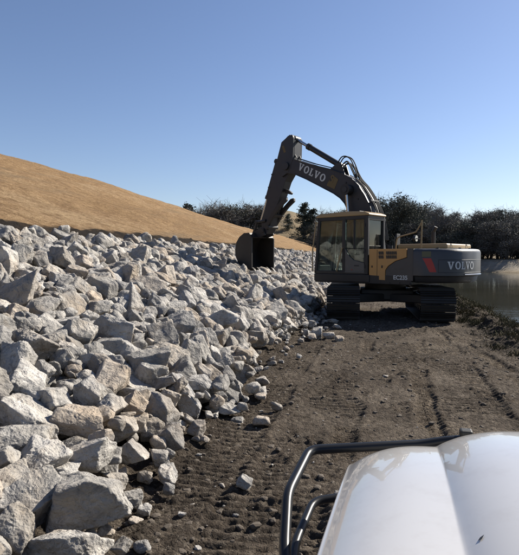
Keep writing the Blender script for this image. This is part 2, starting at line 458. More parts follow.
# ------------------------------------------------------------------ embankment above the stones
def crest_h(s): return 10.8 - 1.5 * sstep(45, 120, s) - 4.6 * sstep(170, 345, s)
def build_embankment():
    srow = np.concatenate([np.arange(-70, 0, 2.5), np.arange(0, 60, 0.3), np.arange(60, 150, 1.2), np.arange(150, 380, 4)])
    tt = np.concatenate([[5.2, 5.45], np.arange(5.6, 8.4, 0.08), np.linspace(8.5, 30, 90), [30.6, 31.5, 33, 36, 40, 60, 75]])
    S, T = np.meshgrid(srow, tt, indexing='ij')
    zr = L_ROCK * SLOPE - 0.02
    ch = crest_h(S)
    k = np.clip((T - L_ROCK) / (30 - L_ROCK), 0, 1)
    z = zr + (ch - zr) * k - 0.25 * k * k * 0
    z = z - 0.35 * sstep(28.5, 31, T) * 0 - sstep(36, 75, T) * (ch + 2)
    z = z + np.where(T < 5.55, -0.25, 0)
    a = sstep(8, 14, T) * 0.22 + 0.02
    z = z + a * fbm(S * 0.09, T * 0.2, 1.1, 4) * 2 + 0.07 * fbm(S * 0.9, T * 0.9, 7.7, 4)
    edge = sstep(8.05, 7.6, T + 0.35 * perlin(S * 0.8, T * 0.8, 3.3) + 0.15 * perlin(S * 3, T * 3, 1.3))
    z = z + edge * (0.13 * np.abs(perlin(S * 3.3, T * 3.3, 0.7)) + 0.06 * np.abs(perlin(S * 7, T * 7, 1.7)))
    x, y = st2xy(S, T)
    nr, nc = S.shape; i = np.arange(nr * nc).reshape(nr, nc)
    f = np.stack([i[:-1, :-1], i[:-1, 1:], i[1:, 1:], i[1:, :-1]], -1).reshape(-1, 4)
    me = mesh_np('embankment', np.stack([x, y, z], -1).reshape(-1, 3), f)
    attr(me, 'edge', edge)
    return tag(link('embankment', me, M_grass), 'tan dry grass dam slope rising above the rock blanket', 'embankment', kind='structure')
build_embankment()

# ------------------------------------------------------------------ far terrain and lake
WATER_Z = -0.85
def far_z(x, y):
    yf = 92 + np.clip(44 - x, 0, 60) ** 1.5 * 0.62 - 12 * sstep(44, 140, x) + 3 * np.sin(x * 0.11)
    d = y - yf + 2.5 * perlin(x * 0.06, y * 0.06, 2.0)
    bank = -3.5 + 2.9 * sstep(-14, 0, d) + 1.9 * sstep(0, 7, d) + np.clip(d - 7, 0, 400) * 0.012
    hill = 26 * sstep(205, 345, y) * sstep(78, 12, x) + 9 * sstep(150, 400, y)
    hill = hill + 2.2 * fbm(x * 0.02, y * 0.02, 5.0, 3) * sstep(200, 260, y)
    gully = -4.5 * np.exp(-((x - 30 - 0.12 * (y - 260)) / 9) ** 2) * sstep(210, 260, y)
    z = np.where(d > 0, np.maximum(bank + hill + gully, -0.7), bank)
    s, t = xy2st(x, y)
    left = sstep(8, 40, t)                      # downstream side of the dam
    z = z * (1 - left) + left * np.minimum(z, hill - 2.0)
    z = z + 0.12 * fbm(x * 0.3, y * 0.3, 1.0, 3)
    return z, np.exp(-((d - 3.2) / 3.6) ** 2) * (1 - left)
def build_far():
    xs = np.concatenate([np.array([-5000, -2500, -1200, -700, -450]), np.arange(-300, -80, 10), np.arange(-80, 140, 1.6), np.arange(140, 320, 10), np.array([450, 800, 1500, 3000, 5000])])
    ys = np.concatenate([np.array([-3000, -1000, -300, -120]), np.arange(-60, 70, 6), np.arange(70, 135, 0.9), np.arange(135, 400, 3.0), np.array([430, 500, 650, 900, 1500, 3000, 5000])])
    X, Y = np.meshgrid(xs, ys, indexing='ij')
    z, sh = far_z(X, Y)
    s, t = xy2st(X, Y)
    inside = sstep(-70, -60, s) * sstep(232, 200, s) * sstep(-10.5, -8.6, t) * sstep(75, 45, t)
    z = z * (1 - inside) + np.minimum(z, -2.6) * inside
    nr, nc = X.shape; i = np.arange(nr * nc).reshape(nr, nc)
    f = np.stack([i[:-1, :-1], i[1:, :-1], i[1:, 1:], i[:-1, 1:]], -1).reshape(-1, 4)
    me = mesh_np('far_terrain', np.stack([X, Y, z], -1).reshape(-1, 3), f)
    attr(me, 'shore', sh)
    tag(link('far_terrain', me, M_far), 'far shore and wooded dry grass hills beyond the lake', 'terrain', kind='structure')
    w = MB(); a, b = st2xy(-90, -3.2), st2xy(335, -3.2)
    w.add([(*a, WATER_Z), (420, -140, WATER_Z), (420, 340, WATER_Z), (*b, WATER_Z)], [(0, 1, 2, 3)])
    tag(w.build('lake_water', M_water), 'calm dark olive lake behind the excavator', 'water', kind='structure')
build_far()

# ------------------------------------------------------------------ riprap: bed, stones
def build_bed():
    srow = np.concatenate([np.arange(-70, -4, 2), np.arange(-4, 18, 0.06), np.arange(18, 60, 0.15), np.arange(60, 350, 0.6)])
    tcol = np.concatenate([np.arange(-0.35, 2.5, 0.06), np.arange(2.5, 5.9, 0.16), [6.05]])
    S, T = np.meshgrid(srow, tcol, indexing='ij')
    z = np.where(T < 0, T * 0.3, T * SLOPE) - 0.16 + 0.09 * np.abs(perlin(S * 3, T * 3, 3.0)) + 0.07 * np.abs(perlin(S * 7, T * 7, 1.0)) + 0.03 * np.abs(perlin(S * 15, T * 15, 2.0)) + 0.30 * sstep(120, 150, S) * (0.2 + np.abs(perlin(S * 1.6, T * 1.6, 1.0)))
    z = np.where(T > 6.0, z - 0.3, z)
    x, y = st2xy(S, T + 0.0)
    nr, nc = S.shape; i = np.arange(nr * nc).reshape(nr, nc)
    f = np.stack([i[:-1, :-1], i[:-1, 1:], i[1:, 1:], i[1:, :-1]], -1).reshape(-1, 4)
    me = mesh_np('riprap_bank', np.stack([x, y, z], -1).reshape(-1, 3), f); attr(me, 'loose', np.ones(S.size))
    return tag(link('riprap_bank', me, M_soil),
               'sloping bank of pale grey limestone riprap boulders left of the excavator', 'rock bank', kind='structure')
BANK = build_bed()

_ico = {}
def ico(level):
    if level not in _ico:
        bm = bmesh.new(); bmesh.ops.create_icosphere(bm, subdivisions=level, radius=1.0)
        bm.verts.ensure_lookup_table()
        v = np.array([p.co[:] for p in bm.verts]); v /= np.linalg.norm(v, axis=1)[:, None]
        f = np.array([[q.index for q in p.verts] for p in bm.faces]); bm.free()
        _ico[level] = (v, f)
    return _ico[level]

def rock_shape(seed, level, rough=1.0):
    """an angular quarry stone inside the cube from -1 to 1"""
    g = np.random.default_rng(seed)
    v, f = ico(level)
    n = [np.array(a, float) for a in ((1,0,0), (-1,0,0), (0,1,0), (0,-1,0), (0,0,1), (0,0,-1))]
    n = [a + g.normal(size=3) * 0.24 for a in n]
    d = [g.uniform(0.62, 0.9) for _ in n]
    for _ in range(g.integers(5, 10)):
        n.append(g.normal(size=3)); d.append(g.uniform(0.72, 1.02))
    n = np.array(n); n /= np.linalg.norm(n, axis=1)[:, None]; d = np.array(d)
    w = v + 0.10 * np.stack([perlin(v[:,0]*1.3 + seed, v[:,1]*1.3, v[:,2]*1.3 + k * 9.1) for k in range(3)], -1)
    q = np.maximum(w @ n.T, 0) / d
    p = g.uniform(22, 55)
    r = (q ** p).sum(1) ** (-1 / p)
    o = seed * 3.17
    r = r * (1 + rough * (0.085 * fbm(v[:,0]*1.9 + o, v[:,1]*1.9, v[:,2]*1.9, 3) ))
    if level >= 3:
        r = r * (1 + rough * 0.075 * (0.3 - np.abs(fbm(v[:,0]*5 + o, v[:,1]*5, v[:,2]*5, 3))))
    if level >= 4:
        r = r * (1 + rough * 0.034 * fbm(v[:,0]*13 + o, v[:,1]*13, v[:,2]*13, 3))
    u = v * r[:, None]
    lo, hi = u.min(0), u.max(0)
    return (u - (lo + hi) / 2) / ((hi - lo) / 2), f

CP, SP = math.cos(R(2.2)), math.sin(R(2.2))
def project(x, y, z):
    zz = z - CAM_H
    d = y * CP - zz * SP; u = y * SP + zz * CP
    d = np.where(np.abs(d) < 1e-3, 1e-3, d)
    return 259.5 + 530 * x / d, 277.5 - 530 * u / d, d

HS0, HT0, HD = -4.0, -2.0, 0.05
HN = (int(68 / HD), int(9.6 / HD))
_si = HS0 + HD * np.arange(HN[0]); _ti = HT0 + HD * np.arange(HN[1])
HM = np.maximum(np.where(_ti < 0, 0.0, _ti * SLOPE - 0.06), 0)[None, :] + np.zeros(HN)
ROCKS = []      # (centre, 3x3 axes, size)

def rot_xyz(a, b, c): return np.array(Matrix.Rotation(c, 3, 'Z') @ Matrix.Rotation(b, 3, 'Y') @ Matrix.Rotation(a, 3, 'X'))
DBASIS = np.array([[DU[0], DN[0], 0], [DU[1], DN[1], 0], [0, 0, 1]])     # (s,t,z) to world
SLOPE_R = np.array(Matrix.Rotation(math.atan(SLOPE), 3, 'X'))            # about the s axis: tilts t upward

def patch(s, t, es, et):
    i0 = max(0, int((s - es - HS0) / HD)); i1 = min(HN[0], int((s + es - HS0) / HD) + 2)
    j0 = max(0, int((t - et - HT0) / HD)); j1 = min(HN[1], int((t + et - HT0) / HD) + 2)
    return i0, i1, j0, j1

def settle(s, t, A, sink, z=None, cap=0.12):
    """rest an ellipsoid with axes A (in s,t,z) on the pile; returns z of its centre and stamps it into the height map"""
    es, et, ez = np.linalg.norm(A, axis=1)
    i0, i1, j0, j1 = patch(s, t, es, et)
    if i1 - i0 < 1 or j1 - j0 < 1: return None
    ds = (_si[i0:i1] - s)[:, None]; dt = (_ti[j0:j1] - t)[None, :]
    Q = np.linalg.inv(A @ A.T)
    a = Q[2, 2]; b = Q[0, 2] * ds + Q[1, 2] * dt
    c = Q[0, 0] * ds**2 + 2 * Q[0, 1] * ds * dt + Q[1, 1] * dt**2 - 1
    disc = b * b - a * c
    ok = disc > 0
    if not ok.any(): return None
    sq = np.sqrt(np.where(ok, disc, 0))
    top = (-b + sq) / a; bot = (-b - sq) / a
    H = HM[i0:i1, j0:j1]
    if z is None:
        need = np.where(ok, H - bot, -9)[ok]
        z = np.quantile(need, 0.85) - sink * ez
        z = min(z, max(0.0, t * SLOPE - 0.06) + cap + 0.35 * ez)
    HM[i0:i1, j0:j1] = np.where(ok, np.maximum(H, z + top * 0.93), H)
    return z

def add_rock(s, t, A, sink=0.12, z=None, cap=0.12):
    z = settle(s, t, A, sink, z, cap)
    if z is None: return
    x, y = st2xy(s, t)
    ROCKS.append((np.array([x, y, z]), DBASIS @ A, float(np.prod(np.linalg.norm(A, axis=0)) ** (1 / 3))))

def bed_hit(px, py, lift):
    """where the line of sight at these picture coordinates meets the stone slope (or dirt) raised by lift"""
    a = (px - 259.5) / 530; b = -(py - 277.5) / 530
    r = np.array([a, CP + b * SP, -SP + b * CP])
    for k in np.arange(1.5, 60, 0.01):
        p = r * k; z = p[2] + CAM_H
        s, t = xy2st(p[0], p[1])
        if z < max(0, t * SLOPE - 0.06) + lift: return s, t, k * (CP + 0 * b), z
    return None

# the boulders one recognises in the foreground: centre, width, height in the photograph, tilt of the long axis
HERO = [
    (80, 502, 104, 62, 8), (70, 548, 78, 44, -4), (16, 536, 60, 56, -35), (10, 492, 44, 50, 20), (33, 466, 52, 58, -42),
    (81, 454, 54, 42, 38), (28, 425, 74, 46, -38), (70, 425, 60, 32, 4), (118, 431, 42, 33, 4), (128, 400, 54, 36, -15),
    (160, 414, 46, 38, -35), (132, 452, 32, 26, 30), (168, 438, 32, 26, 20), (8, 446, 26, 34, 60),
    (25, 356, 44, 32, -10), (6, 361, 32, 28, -40), (74, 357, 52, 36, -30), (22, 382, 60, 30, -12), (20, 404, 60, 28, -30),
    (96, 323, 44, 26, -25), (50, 337, 50, 34, -40), (100, 391, 38, 34, 30), (66, 389, 40, 28, -35), (142, 366, 52, 40, 42),
    (178, 378, 58, 24, -6), (198, 392, 34, 22, 5), (212, 356, 40, 26, 0), (160, 340, 44, 34, 40), (13, 300, 44, 34, -45),
    (40, 296, 36, 22, 10), (186, 350, 32, 26, -30), (150, 430, 30, 26, 10), (228, 345, 32, 22, 20), (120, 345, 40, 26, -20),
    (112, 312, 38, 28, 20), (140, 318, 36, 26, -30), (70, 300, 34, 26, -20), (185, 322, 34, 24, -20), (210, 372, 36, 24, 10),
    (231, 390, 26, 18, 0), (240, 372, 20, 14, 30), (160, 458, 22, 18, 10), (222, 408, 44, 12, -12), (245, 352, 26, 18, 20), (255, 338, 28, 18, -10),
]
def place_heroes():
    for k, (px, py, w, h, tilt) in enumerate(HERO):
        hit = bed_hit(px, py, 0.22 * h / 40)
        if hit is None: continue
        s, t, d, z = hit
        a = w / 2 / 530 * d * 0.98; c = h / 2 / 530 * d * 1.04
        # tilt is in the picture plane; a, c are the long and short half axes seen there
        m = rot_xyz(0, R(-tilt) * 0.8, 0) @ np.diag([a, (a + c) * 0.46, c * 1.0]) if abs(tilt) < 90 else np.diag([a, a, c])
        wob = rot_xyz(rng.normal() * 0.15, 0, rng.normal() * 0.2)
        A = DBASIS.T @ (wob @ m)
        x, y = st2xy(s, t)
        add_rock(s, t, A, 0.16, z)
place_heroes()

def scatter():
    cell = 0.4; grid = {}
    def near(s, t):
        i, j = int(s // cell), int(t // cell)
        for a in range(i - 3, i + 4):
            for b in range(j - 3, j + 4):
                yield from grid.get((a, b), ())
    for c, A, r in ROCKS:
        s, t = xy2st(c[0], c[1]); grid.setdefault((int(s // cell), int(t // cell)), []).append((s, t, r))
    for size, tries, sep in ((0.31, 500, 1.0), (0.26, 1800, 0.99), (0.215, 4500, 0.98), (0.175, 8500, 0.97), (0.135, 12000, 0.96), (0.095, 15000, 0.95)):
        for _ in range(tries):
            s = rng.uniform(-2.5, 62) if rng.random() < 0.75 else rng.uniform(-1, 22)
            t = rng.uniform(-0.1, L_ROCK + 0.35)
            r = size * rng.uniform(0.86, 1.16)
            if t - r * 1.05 < toe_shift(s): continue
            if t > L_ROCK - 0.5 and r > 0.24: continue
            if any((s - a) ** 2 + (t - b) ** 2 < (sep * (r + q)) ** 2 for a, b, q in near(s, t)): continue
            sc = np.array([rng.uniform(1.0, 1.55), rng.uniform(0.85, 1.1), rng.uniform(0.58, 0.9)]); sc *= r / np.prod(sc) ** (1 / 3)
            A = SLOPE_R @ rot_xyz(rng.normal() * 0.38, rng.normal() * 0.38, rng.uniform(0, 6.28)) @ np.diag(sc)
            add_rock(s, t, A, 0.10)
            grid.setdefault((int(s // cell), int(t // cell)), []).append((s, t, r))
    # a second, partial layer that lies in the hollows between the first
    for _ in range(2300):
        r = rng.choice([0.10, 0.13, 0.165, 0.205, 0.25], p=[.26, .26, .24, .16, .08]) * rng.uniform(0.85, 1.15)
        best = None
        for _k in range(5):
            s = rng.uniform(-2, 60) if rng.random() < 0.6 else rng.uniform(-1, 20)
            t = rng.uniform(0.25, L_ROCK + 0.1)
            if t - r * 1.3 < toe_shift(s): continue
            i, j = int((s - HS0) / HD), int((t - HT0) / HD)
            hgt = HM[max(0, i-1):i+2, max(0, j-1):j+2].mean() - t * SLOPE
            if best is None or hgt < best[0]: best = (hgt, s, t)
        if best is None: continue
        sc = np.array([rng.uniform(1.0, 1.5), rng.uniform(0.85, 1.1), rng.uniform(0.6, 0.9)]); sc *= r / np.prod(sc) ** (1 / 3)
        A = SLOPE_R @ rot_xyz(rng.normal() * 0.6, rng.normal() * 0.6, rng.uniform(0, 6.28)) @ np.diag(sc)
        add_rock(best[1], best[2], A, 0.20, None, 0.30)
    for _ in range(1500):                   # small stones wedged between the nearest boulders
        r = rng.choice([0.05, 0.07, 0.095, 0.125], p=[.3, .3, .25, .15]) * rng.uniform(0.85, 1.15); best = None
        for _k in range(6):
            s = rng.uniform(0.5, 14); t = rng.uniform(0.05, 4.6)
            if t - r < toe_shift(s): continue
            i, j = int((s - HS0) / HD), int((t - HT0) / HD)
            hgt = HM[max(0, i-1):i+2, max(0, j-1):j+2].mean() - t * SLOPE
            if best is None or hgt < best[0]: best = (hgt, s, t)
        if best is None or best[0] > 0.22: continue
        sc = np.array([rng.uniform(1.0, 1.5), 1.0, rng.uniform(0.6, 0.9)]) * r
        add_rock(best[1], best[2], rot_xyz(rng.normal() * 0.5, rng.normal() * 0.5, rng.uniform(0, 6.28)) @ np.diag(sc), 0.2, None, 0.3)
    # spall along the toe
    for _ in range(420):
        s = rng.uniform(0.5, 40); t = toe_shift(s) + rng.normal() * 0.22 - 0.05
        r = rng.choice([0.04, 0.06, 0.085, 0.12], p=[.4, .3, .2, .1]) * rng.uniform(0.8, 1.2)
        sc = np.array([rng.uniform(1.0, 1.5), 1.0, rng.uniform(0.55, 0.9)]) * r
        add_rock(s, t, rot_xyz(rng.normal() * 0.3, rng.normal() * 0.3, rng.uniform(0, 6.28)) @ np.diag(sc), 0.3)
scatter()
for _ in range(5200):                      # too far away to be worth settling
    s = 62 + 78 * rng.random() ** 1.3; t = rng.uniform(0.1, L_ROCK + 0.2); r = rng.uniform(0.2, 0.42)
    A = SLOPE_R @ rot_xyz(rng.normal() * 0.5, rng.normal() * 0.5, rng.uniform(0, 6.28)) @ np.diag([r * 1.25, r, r * 0.75])
    x, y = st2xy(s, t)
    ROCKS.append((np.array([x, y, t * SLOPE + rng.uniform(-0.05, 0.22)]), DBASIS @ A, r))

def emit_rocks():
    C = np.array([q[0] for q in ROCKS]); A = np.array([q[1] for q in ROCKS]); Rr = np.array([q[2] for q in ROCKS])
    px, py, d = project(C[:, 0], C[:, 1], C[:, 2])
    size = np.where(d > 0.5, 530 * Rr / d, 0) * 2
    seen = (px > -size) & (px < 519 + size) & (py > 150) & (py < 555 + size) & (d > 0.5)
    order = np.argsort(-np.where(seen, size, 0))
    single = set(order[:300].tolist())
    hi = [mesh_np('stone', *rock_shape(100 + k, 6)) for k in range(10)]
    mid = [mesh_np('stone', *rock_shape(200 + k, 5)) for k in range(26)]
    for me in hi + mid: me.materials.append(M_rock)
    for rank, i in enumerate(order[:300]):
        me = hi[rank % 10] if rank < 26 else mid[rank % 26]
        o = link('stone', me, None, BANK)
        M4 = np.eye(4); M4[:3, :3] = A[i] * 0.94; M4[:3, 3] = C[i]
        o.matrix_local = Matrix(M4.tolist())
    shapes = {l: [rock_shape(300 + 50 * l + k, l) for k in range(30)] for l in (2, 3, 4)}
    shapes[1] = [rock_shape(900 + k, 2 if k < 0 else 1, 0.6) for k in range(24)]
    vs, fs, sm, n = [], [], [], 0
    for i in range(len(ROCKS)):
        if i in single: continue
        lv = 2 if size[i] < 9 or not seen[i] else 3 if size[i] < 19 else 4
        if C[i][1] > 70: lv = 1
        v, f = shapes[lv][i % len(shapes[lv])]
        vs.append(v @ (A[i] * 0.94).T + C[i]); fs.append(f + n); n += len(v); sm.append(np.full(len(f), lv > 2))
    me = mesh_np('small_stones', np.concatenate(vs), np.concatenate(fs))
    me.polygons.foreach_set('use_smooth', np.concatenate(sm))
    o = link('small_stones', me, M_rock, BANK); o['kind'] = 'stuff'
    print('rocks', len(ROCKS), 'stuff tris', len(me.polygons))
emit_rocks()

# ------------------------------------------------------------------ excavator
M_grey = paint('charcoal_paint', (0.017, 0.018, 0.022), 0.45, 0.22, (0.085, 0.071, 0.057))
M_cw = paint('counterweight_paint', (0.030, 0.032, 0.037), 0.40, 0.30, (0.096, 0.080, 0.060))
M_yel = paint('ochre_yellow_paint', (0.461, 0.237, 0.067), 0.45, 0.45, (0.253, 0.182, 0.096))
M_roof = paint('tan_roof_paint', (0.322, 0.217, 0.096), 0.45, 0.35)
M_black = paint('black_trim', (0.010, 0.010, 0.011), 0.5, 0.14, (0.10, 0.08, 0.06))
M_track = paint('track_steel', (0.017, 0.016, 0.015), 0.55, 0.45, (0.053, 0.042, 0.032), metal=0.25)
M_steel = paint('worn_bucket_steel', (0.028, 0.025, 0.023), 0.5, 0.5, (0.074, 0.062, 0.048), metal=0.3)
M_rod = flat('polished_rod', (0.50, 0.50, 0.49), 0.22, Metallic=1.0)
M_white = flat('white_lettering', (0.52, 0.53, 0.52), 0.5)
M_red = flat('red_reflector', (0.34, 0.015, 0.015), 0.35)
M_label = flat('olive_label', (0.105, 0.102, 0.053), 0.6)
M_gold = flat('gold_decal', (0.124, 0.084, 0.028), 0.6)
M_rubber = flat('black_rubber', (0.007, 0.007, 0.007), 0.6)
M_seat = flat('seat_fabric', (0.019, 0.019, 0.022), 0.85)
M_door = paint('door_panel_grey', (0.074, 0.074, 0.071), 0.45, 0.35)

EX = empty('excavator', (3.9, 16.4, -0.02), 'charcoal and ochre tracked excavator with raised boom reaching bucket onto the rocks', 'excavator')
U = Matrix.Rotation(R(180 - 42), 4, 'Z')          # house: x forward, y to its left, z up
T = Matrix.Rotation(R(90 - 10), 4, 'Z')           # undercarriage: x along the tracks

def ring(mb, c, axis, r0, r1, w, n=24):
    """flat ring (or disc when r0=0) of width w along axis x, y or z"""
    c = Vector(c); ax = {'x': (Vector((0,1,0)), Vector((0,0,1)), Vector((1,0,0))), 'y': (Vector((1,0,0)), Vector((0,0,1)), Vector((0,1,0))), 'z': (Vector((1,0,0)), Vector((0,1,0)), Vector((0,0,1)))}[axis]
    vs, fs = [], []
    for k in range(n):
        q = 2 * math.pi * k / n; d = ax[0] * math.cos(q) + ax[1] * math.sin(q)
        for r in (r0, r1):
            for e in (-w / 2, w / 2): vs.append(c + d * r + ax[2] * e)
    for k in range(n):
        a, b = 4 * k, 4 * ((k + 1) % n)
        fs += [(a, b, b + 1, a + 1), (a + 2, a + 3, b + 3, b + 2), (a + 1, b + 1, b + 3, a + 3), (a, a + 2, b + 2, b)]
    return mb.add(vs, fs)

def build_tracks():
    rad, hx, zc = 0.40, 1.78, 0.475
    per = 4 * hx + 2 * math.pi * rad; ns = 49; pitch = per / ns
    def at(q):
        q %= per
        if q < 2 * hx: return (-hx + q, zc + rad - 0.035 * math.sin(math.pi * q / (2 * hx))), 0.0
        q -= 2 * hx
        if q < math.pi * rad: a = q / rad; return (hx + rad * math.sin(a), zc + rad * math.cos(a)), a
        q -= math.pi * rad
        if q < 2 * hx: return (hx - q, zc - rad), math.pi
        q -= 2 * hx; a = q / rad; return (-hx - rad * math.sin(a), zc - rad * math.cos(a)), math.pi + a
    sh = MB(); sh.box((0, 0, 0.012), (pitch * 0.96, 0.9, 0.024))
    for gx in (-0.07, 0.0, 0.07): sh.xz([(gx - 0.011, 0.02), (gx + 0.011, 0.02), (gx + 0.006, 0.062), (gx - 0.006, 0.062)], -0.45, 0.45)
    shoe0 = None
    for side in (-1, 1):
        y0 = 1.25 * side
        b = MB(); n = 60
        for w in (-0.09, 0.09):
            vs, fs = [], []
            for k in range(n):
                (x, z), a = at(per * k / n)
                nx, nz = math.sin(a), math.cos(a)
                for o in (-0.085, -0.006):
                    for e in (-0.03, 0.03): vs.append((x + nx * o, y0 + w + e, z + nz * o))
            for k in range(n):
                p, q = 4 * k, 4 * ((k + 1) % n)
                fs += [(p, q, q + 1, p + 1), (p + 2, p + 3, q + 3, q + 2), (p + 1, q + 1, q + 3, p + 3), (p, p + 2, q + 2, q)]
            b.add(vs, fs)
        tr = b.build('track', M_track, EX, M=T)
        for k in range(ns):
            (x, z), a = at((k + 0.5) * pitch)
            if shoe0 is None:
                o = sh.build('track_shoe', M_track, tr); shoe0 = o
            else:
                o = shoe0.copy(); COL.objects.link(o); o.parent = tr
            o.matrix_local = T @ Matrix.Translation((x, y0, z)) @ Matrix.Rotation(a, 4, 'Y')
        f = MB(); f.xz([(-1.55, 0.28), (1.55, 0.28), (1.65, 0.45), (1.45, 0.66), (-1.45, 0.66), (-1.65, 0.45)], y0 - 0.24, y0 + 0.24)
        f.box((0, y0, 0.70), (1.9, 0.3, 0.08))
        fr = f.build('track_frame', M_track, EX, 0.03, M=T)
        for k in range(8):
            r = MB(); r.cyl((-1.35 + k * 0.385, y0 - 0.2, 0.225), (-1.35 + k * 0.385, y0 + 0.2, 0.225), 0.095, 12); r.build('roller', M_track, fr, smooth=True, M=T)
        for k in (-0.6, 0.6):
            r = MB(); r.cyl((k, y0 - 0.16, 0.765), (k, y0 + 0.16, 0.765), 0.06, 12); r.build('carrier_roller', M_track, fr, smooth=True, M=T)
        w = MB(); ring(w, (-hx, y0, zc), 'y', 0.10, 0.30, 0.34)
        for k in range(19):
            q = 2 * math.pi * k / 19; w.box((-hx + 0.31 * math.cos(q), y0, zc + 0.31 * math.sin(q)), (0.05, 0.09, 0.05), Matrix.Rotation(-q, 3, 'Y'))
        w.build('sprocket', M_track, EX, M=T)
        w = MB(); ring(w, (hx, y0, zc), 'y', 0.06, 0.305, 0.20); w.build('idler', M_track, EX, M=T)
    c = MB(); c.box((0, 0, 0.66), (1.7, 1.5, 0.30)); c.xy([(-1.2, -1.1), (-0.5, -0.5), (0.5, -0.5), (1.2, -1.1), (1.4, -1.0), (0.8, 0), (1.4, 1.0), (1.2, 1.1), (0.5, 0.5), (-0.5, 0.5), (-1.2, 1.1), (-1.4, 1.0), (-0.8, 0), (-1.4, -1.0)], 0.46, 0.70)
    c.build('carbody', M_track, EX, 0.03, M=T)
    s = MB(); s.cyl((0, 0, 0.80), (0, 0, 1.0), 0.62, 32); s.build('swing_bearing', M_track, EX, smooth=True, M=T)
build_tracks()

_cy = [0, .5, .8, 1.0, 1.13, 1.22, 1.29, 1.33, 1.34]; _cx = [-2.76, -2.70, -2.60, -2.47, -2.33, -2.18, -2.0, -1.8, -1.56]
_yd = np.linspace(-1.34, 1.34, 537); _xd = np.interp(np.abs(_yd), _cy, _cx)
for _ in range(3):
    _pad = np.concatenate([np.full(30, _xd[0]), _xd, np.full(30, _xd[-1])]); _sm = np.convolve(_pad, np.ones(41) / 41, 'same')[30:-30]
    _k = np.clip((1.34 - np.abs(_yd)) / 0.12, 0, 1); _xd = _sm * _k + _xd * (1 - _k)
def cw_x(y): return float(np.interp(y, _yd, _xd))
def cw_outline(inset=0.0):
    ys = np.concatenate([np.linspace(-1.34, -0.9, 45), np.linspace(-0.85, 0.85, 35), np.linspace(0.9, 1.34, 45)])
    k = 1 - inset / 1.34
    return [(cw_x(y) + inset, y * k) for y in ys]

VOLVO = {
    'V': ([(0,1),(.40,1),(.40,.89),(.31,.89),(.49,.34),(.65,.89),(.56,.89),(.56,1),(.92,1),(.92,.89),(.84,.89),(.54,0),(.37,0),(.07,.89),(0,.89)], .92),
    'L': ([(0,1),(.42,1),(.42,.89),(.32,.89),(.32,.12),(.54,.12),(.58,.34),(.70,.34),(.68,0),(0,0),(0,.11),(.09,.11),(.09,.89),(0,.89)], .70),
    'O': (None, .92)}
def letter(ch, at3, right, up, nrm, size, thick=0.004):
    mb = MB(); at3, right, up, nrm = Vector(at3), Vector(right).normalized(), Vector(up).normalized(), Vector(nrm).normalized()
    P = lambda p, w: at3 + right * (p[0] * size) + up * (p[1] * size) + nrm * w
    poly, wd = VOLVO[ch]
    if poly: mb.prism(poly, P, 0.001, thick)
    else:
        n = 28; vs, fs = [], []
        for k in range(n):
            q = 2 * math.pi * k / n
            for rx, ry in ((0.22, 0.37), (0.46, 0.52)):
                for w in (0.001, thick): vs.append(P((0.46 + rx * math.cos(q), 0.5 + ry * math.sin(q)), w))
        for k in range(n):
            a, b = 4 * k, 4 * ((k + 1) % n)
            fs += [(a, b, b + 1, a + 1), (a + 2, a + 3, b + 3, b + 2), (a + 1, b + 1, b + 3, a + 3), (a, a + 2, b + 2, b)]
        mb.add(vs, fs)
    return mb, wd * size

def font_mesh(text, M4, size, material, parent, name, extrude=0.003):
    cu = bpy.data.curves.new(name, 'FONT'); cu.body = text; cu.size = size; cu.extrude = extrude; cu.align_x = 'CENTER'
    cu.offset = 0.006 * size * 4
    ob = bpy.data.objects.new(name, cu); COL.objects.link(ob)
    dg = bpy.context.evaluated_depsgraph_get(); dg.update()
    me = bpy.data.meshes.new_from_object(ob.evaluated_get(dg)); bpy.data.objects.remove(ob)
    me.transform(M4)
    for m in list(me.materials): me.materials.pop()
    return link(name, me, material, parent)

def frame_m(o, right, up):
    right, up = Vector(right).normalized(), Vector(up).normalized(); n = right.cross(up)
    m = Matrix((right, up, n)).transposed().to_4x4(); m.translation = Vector(o); return m

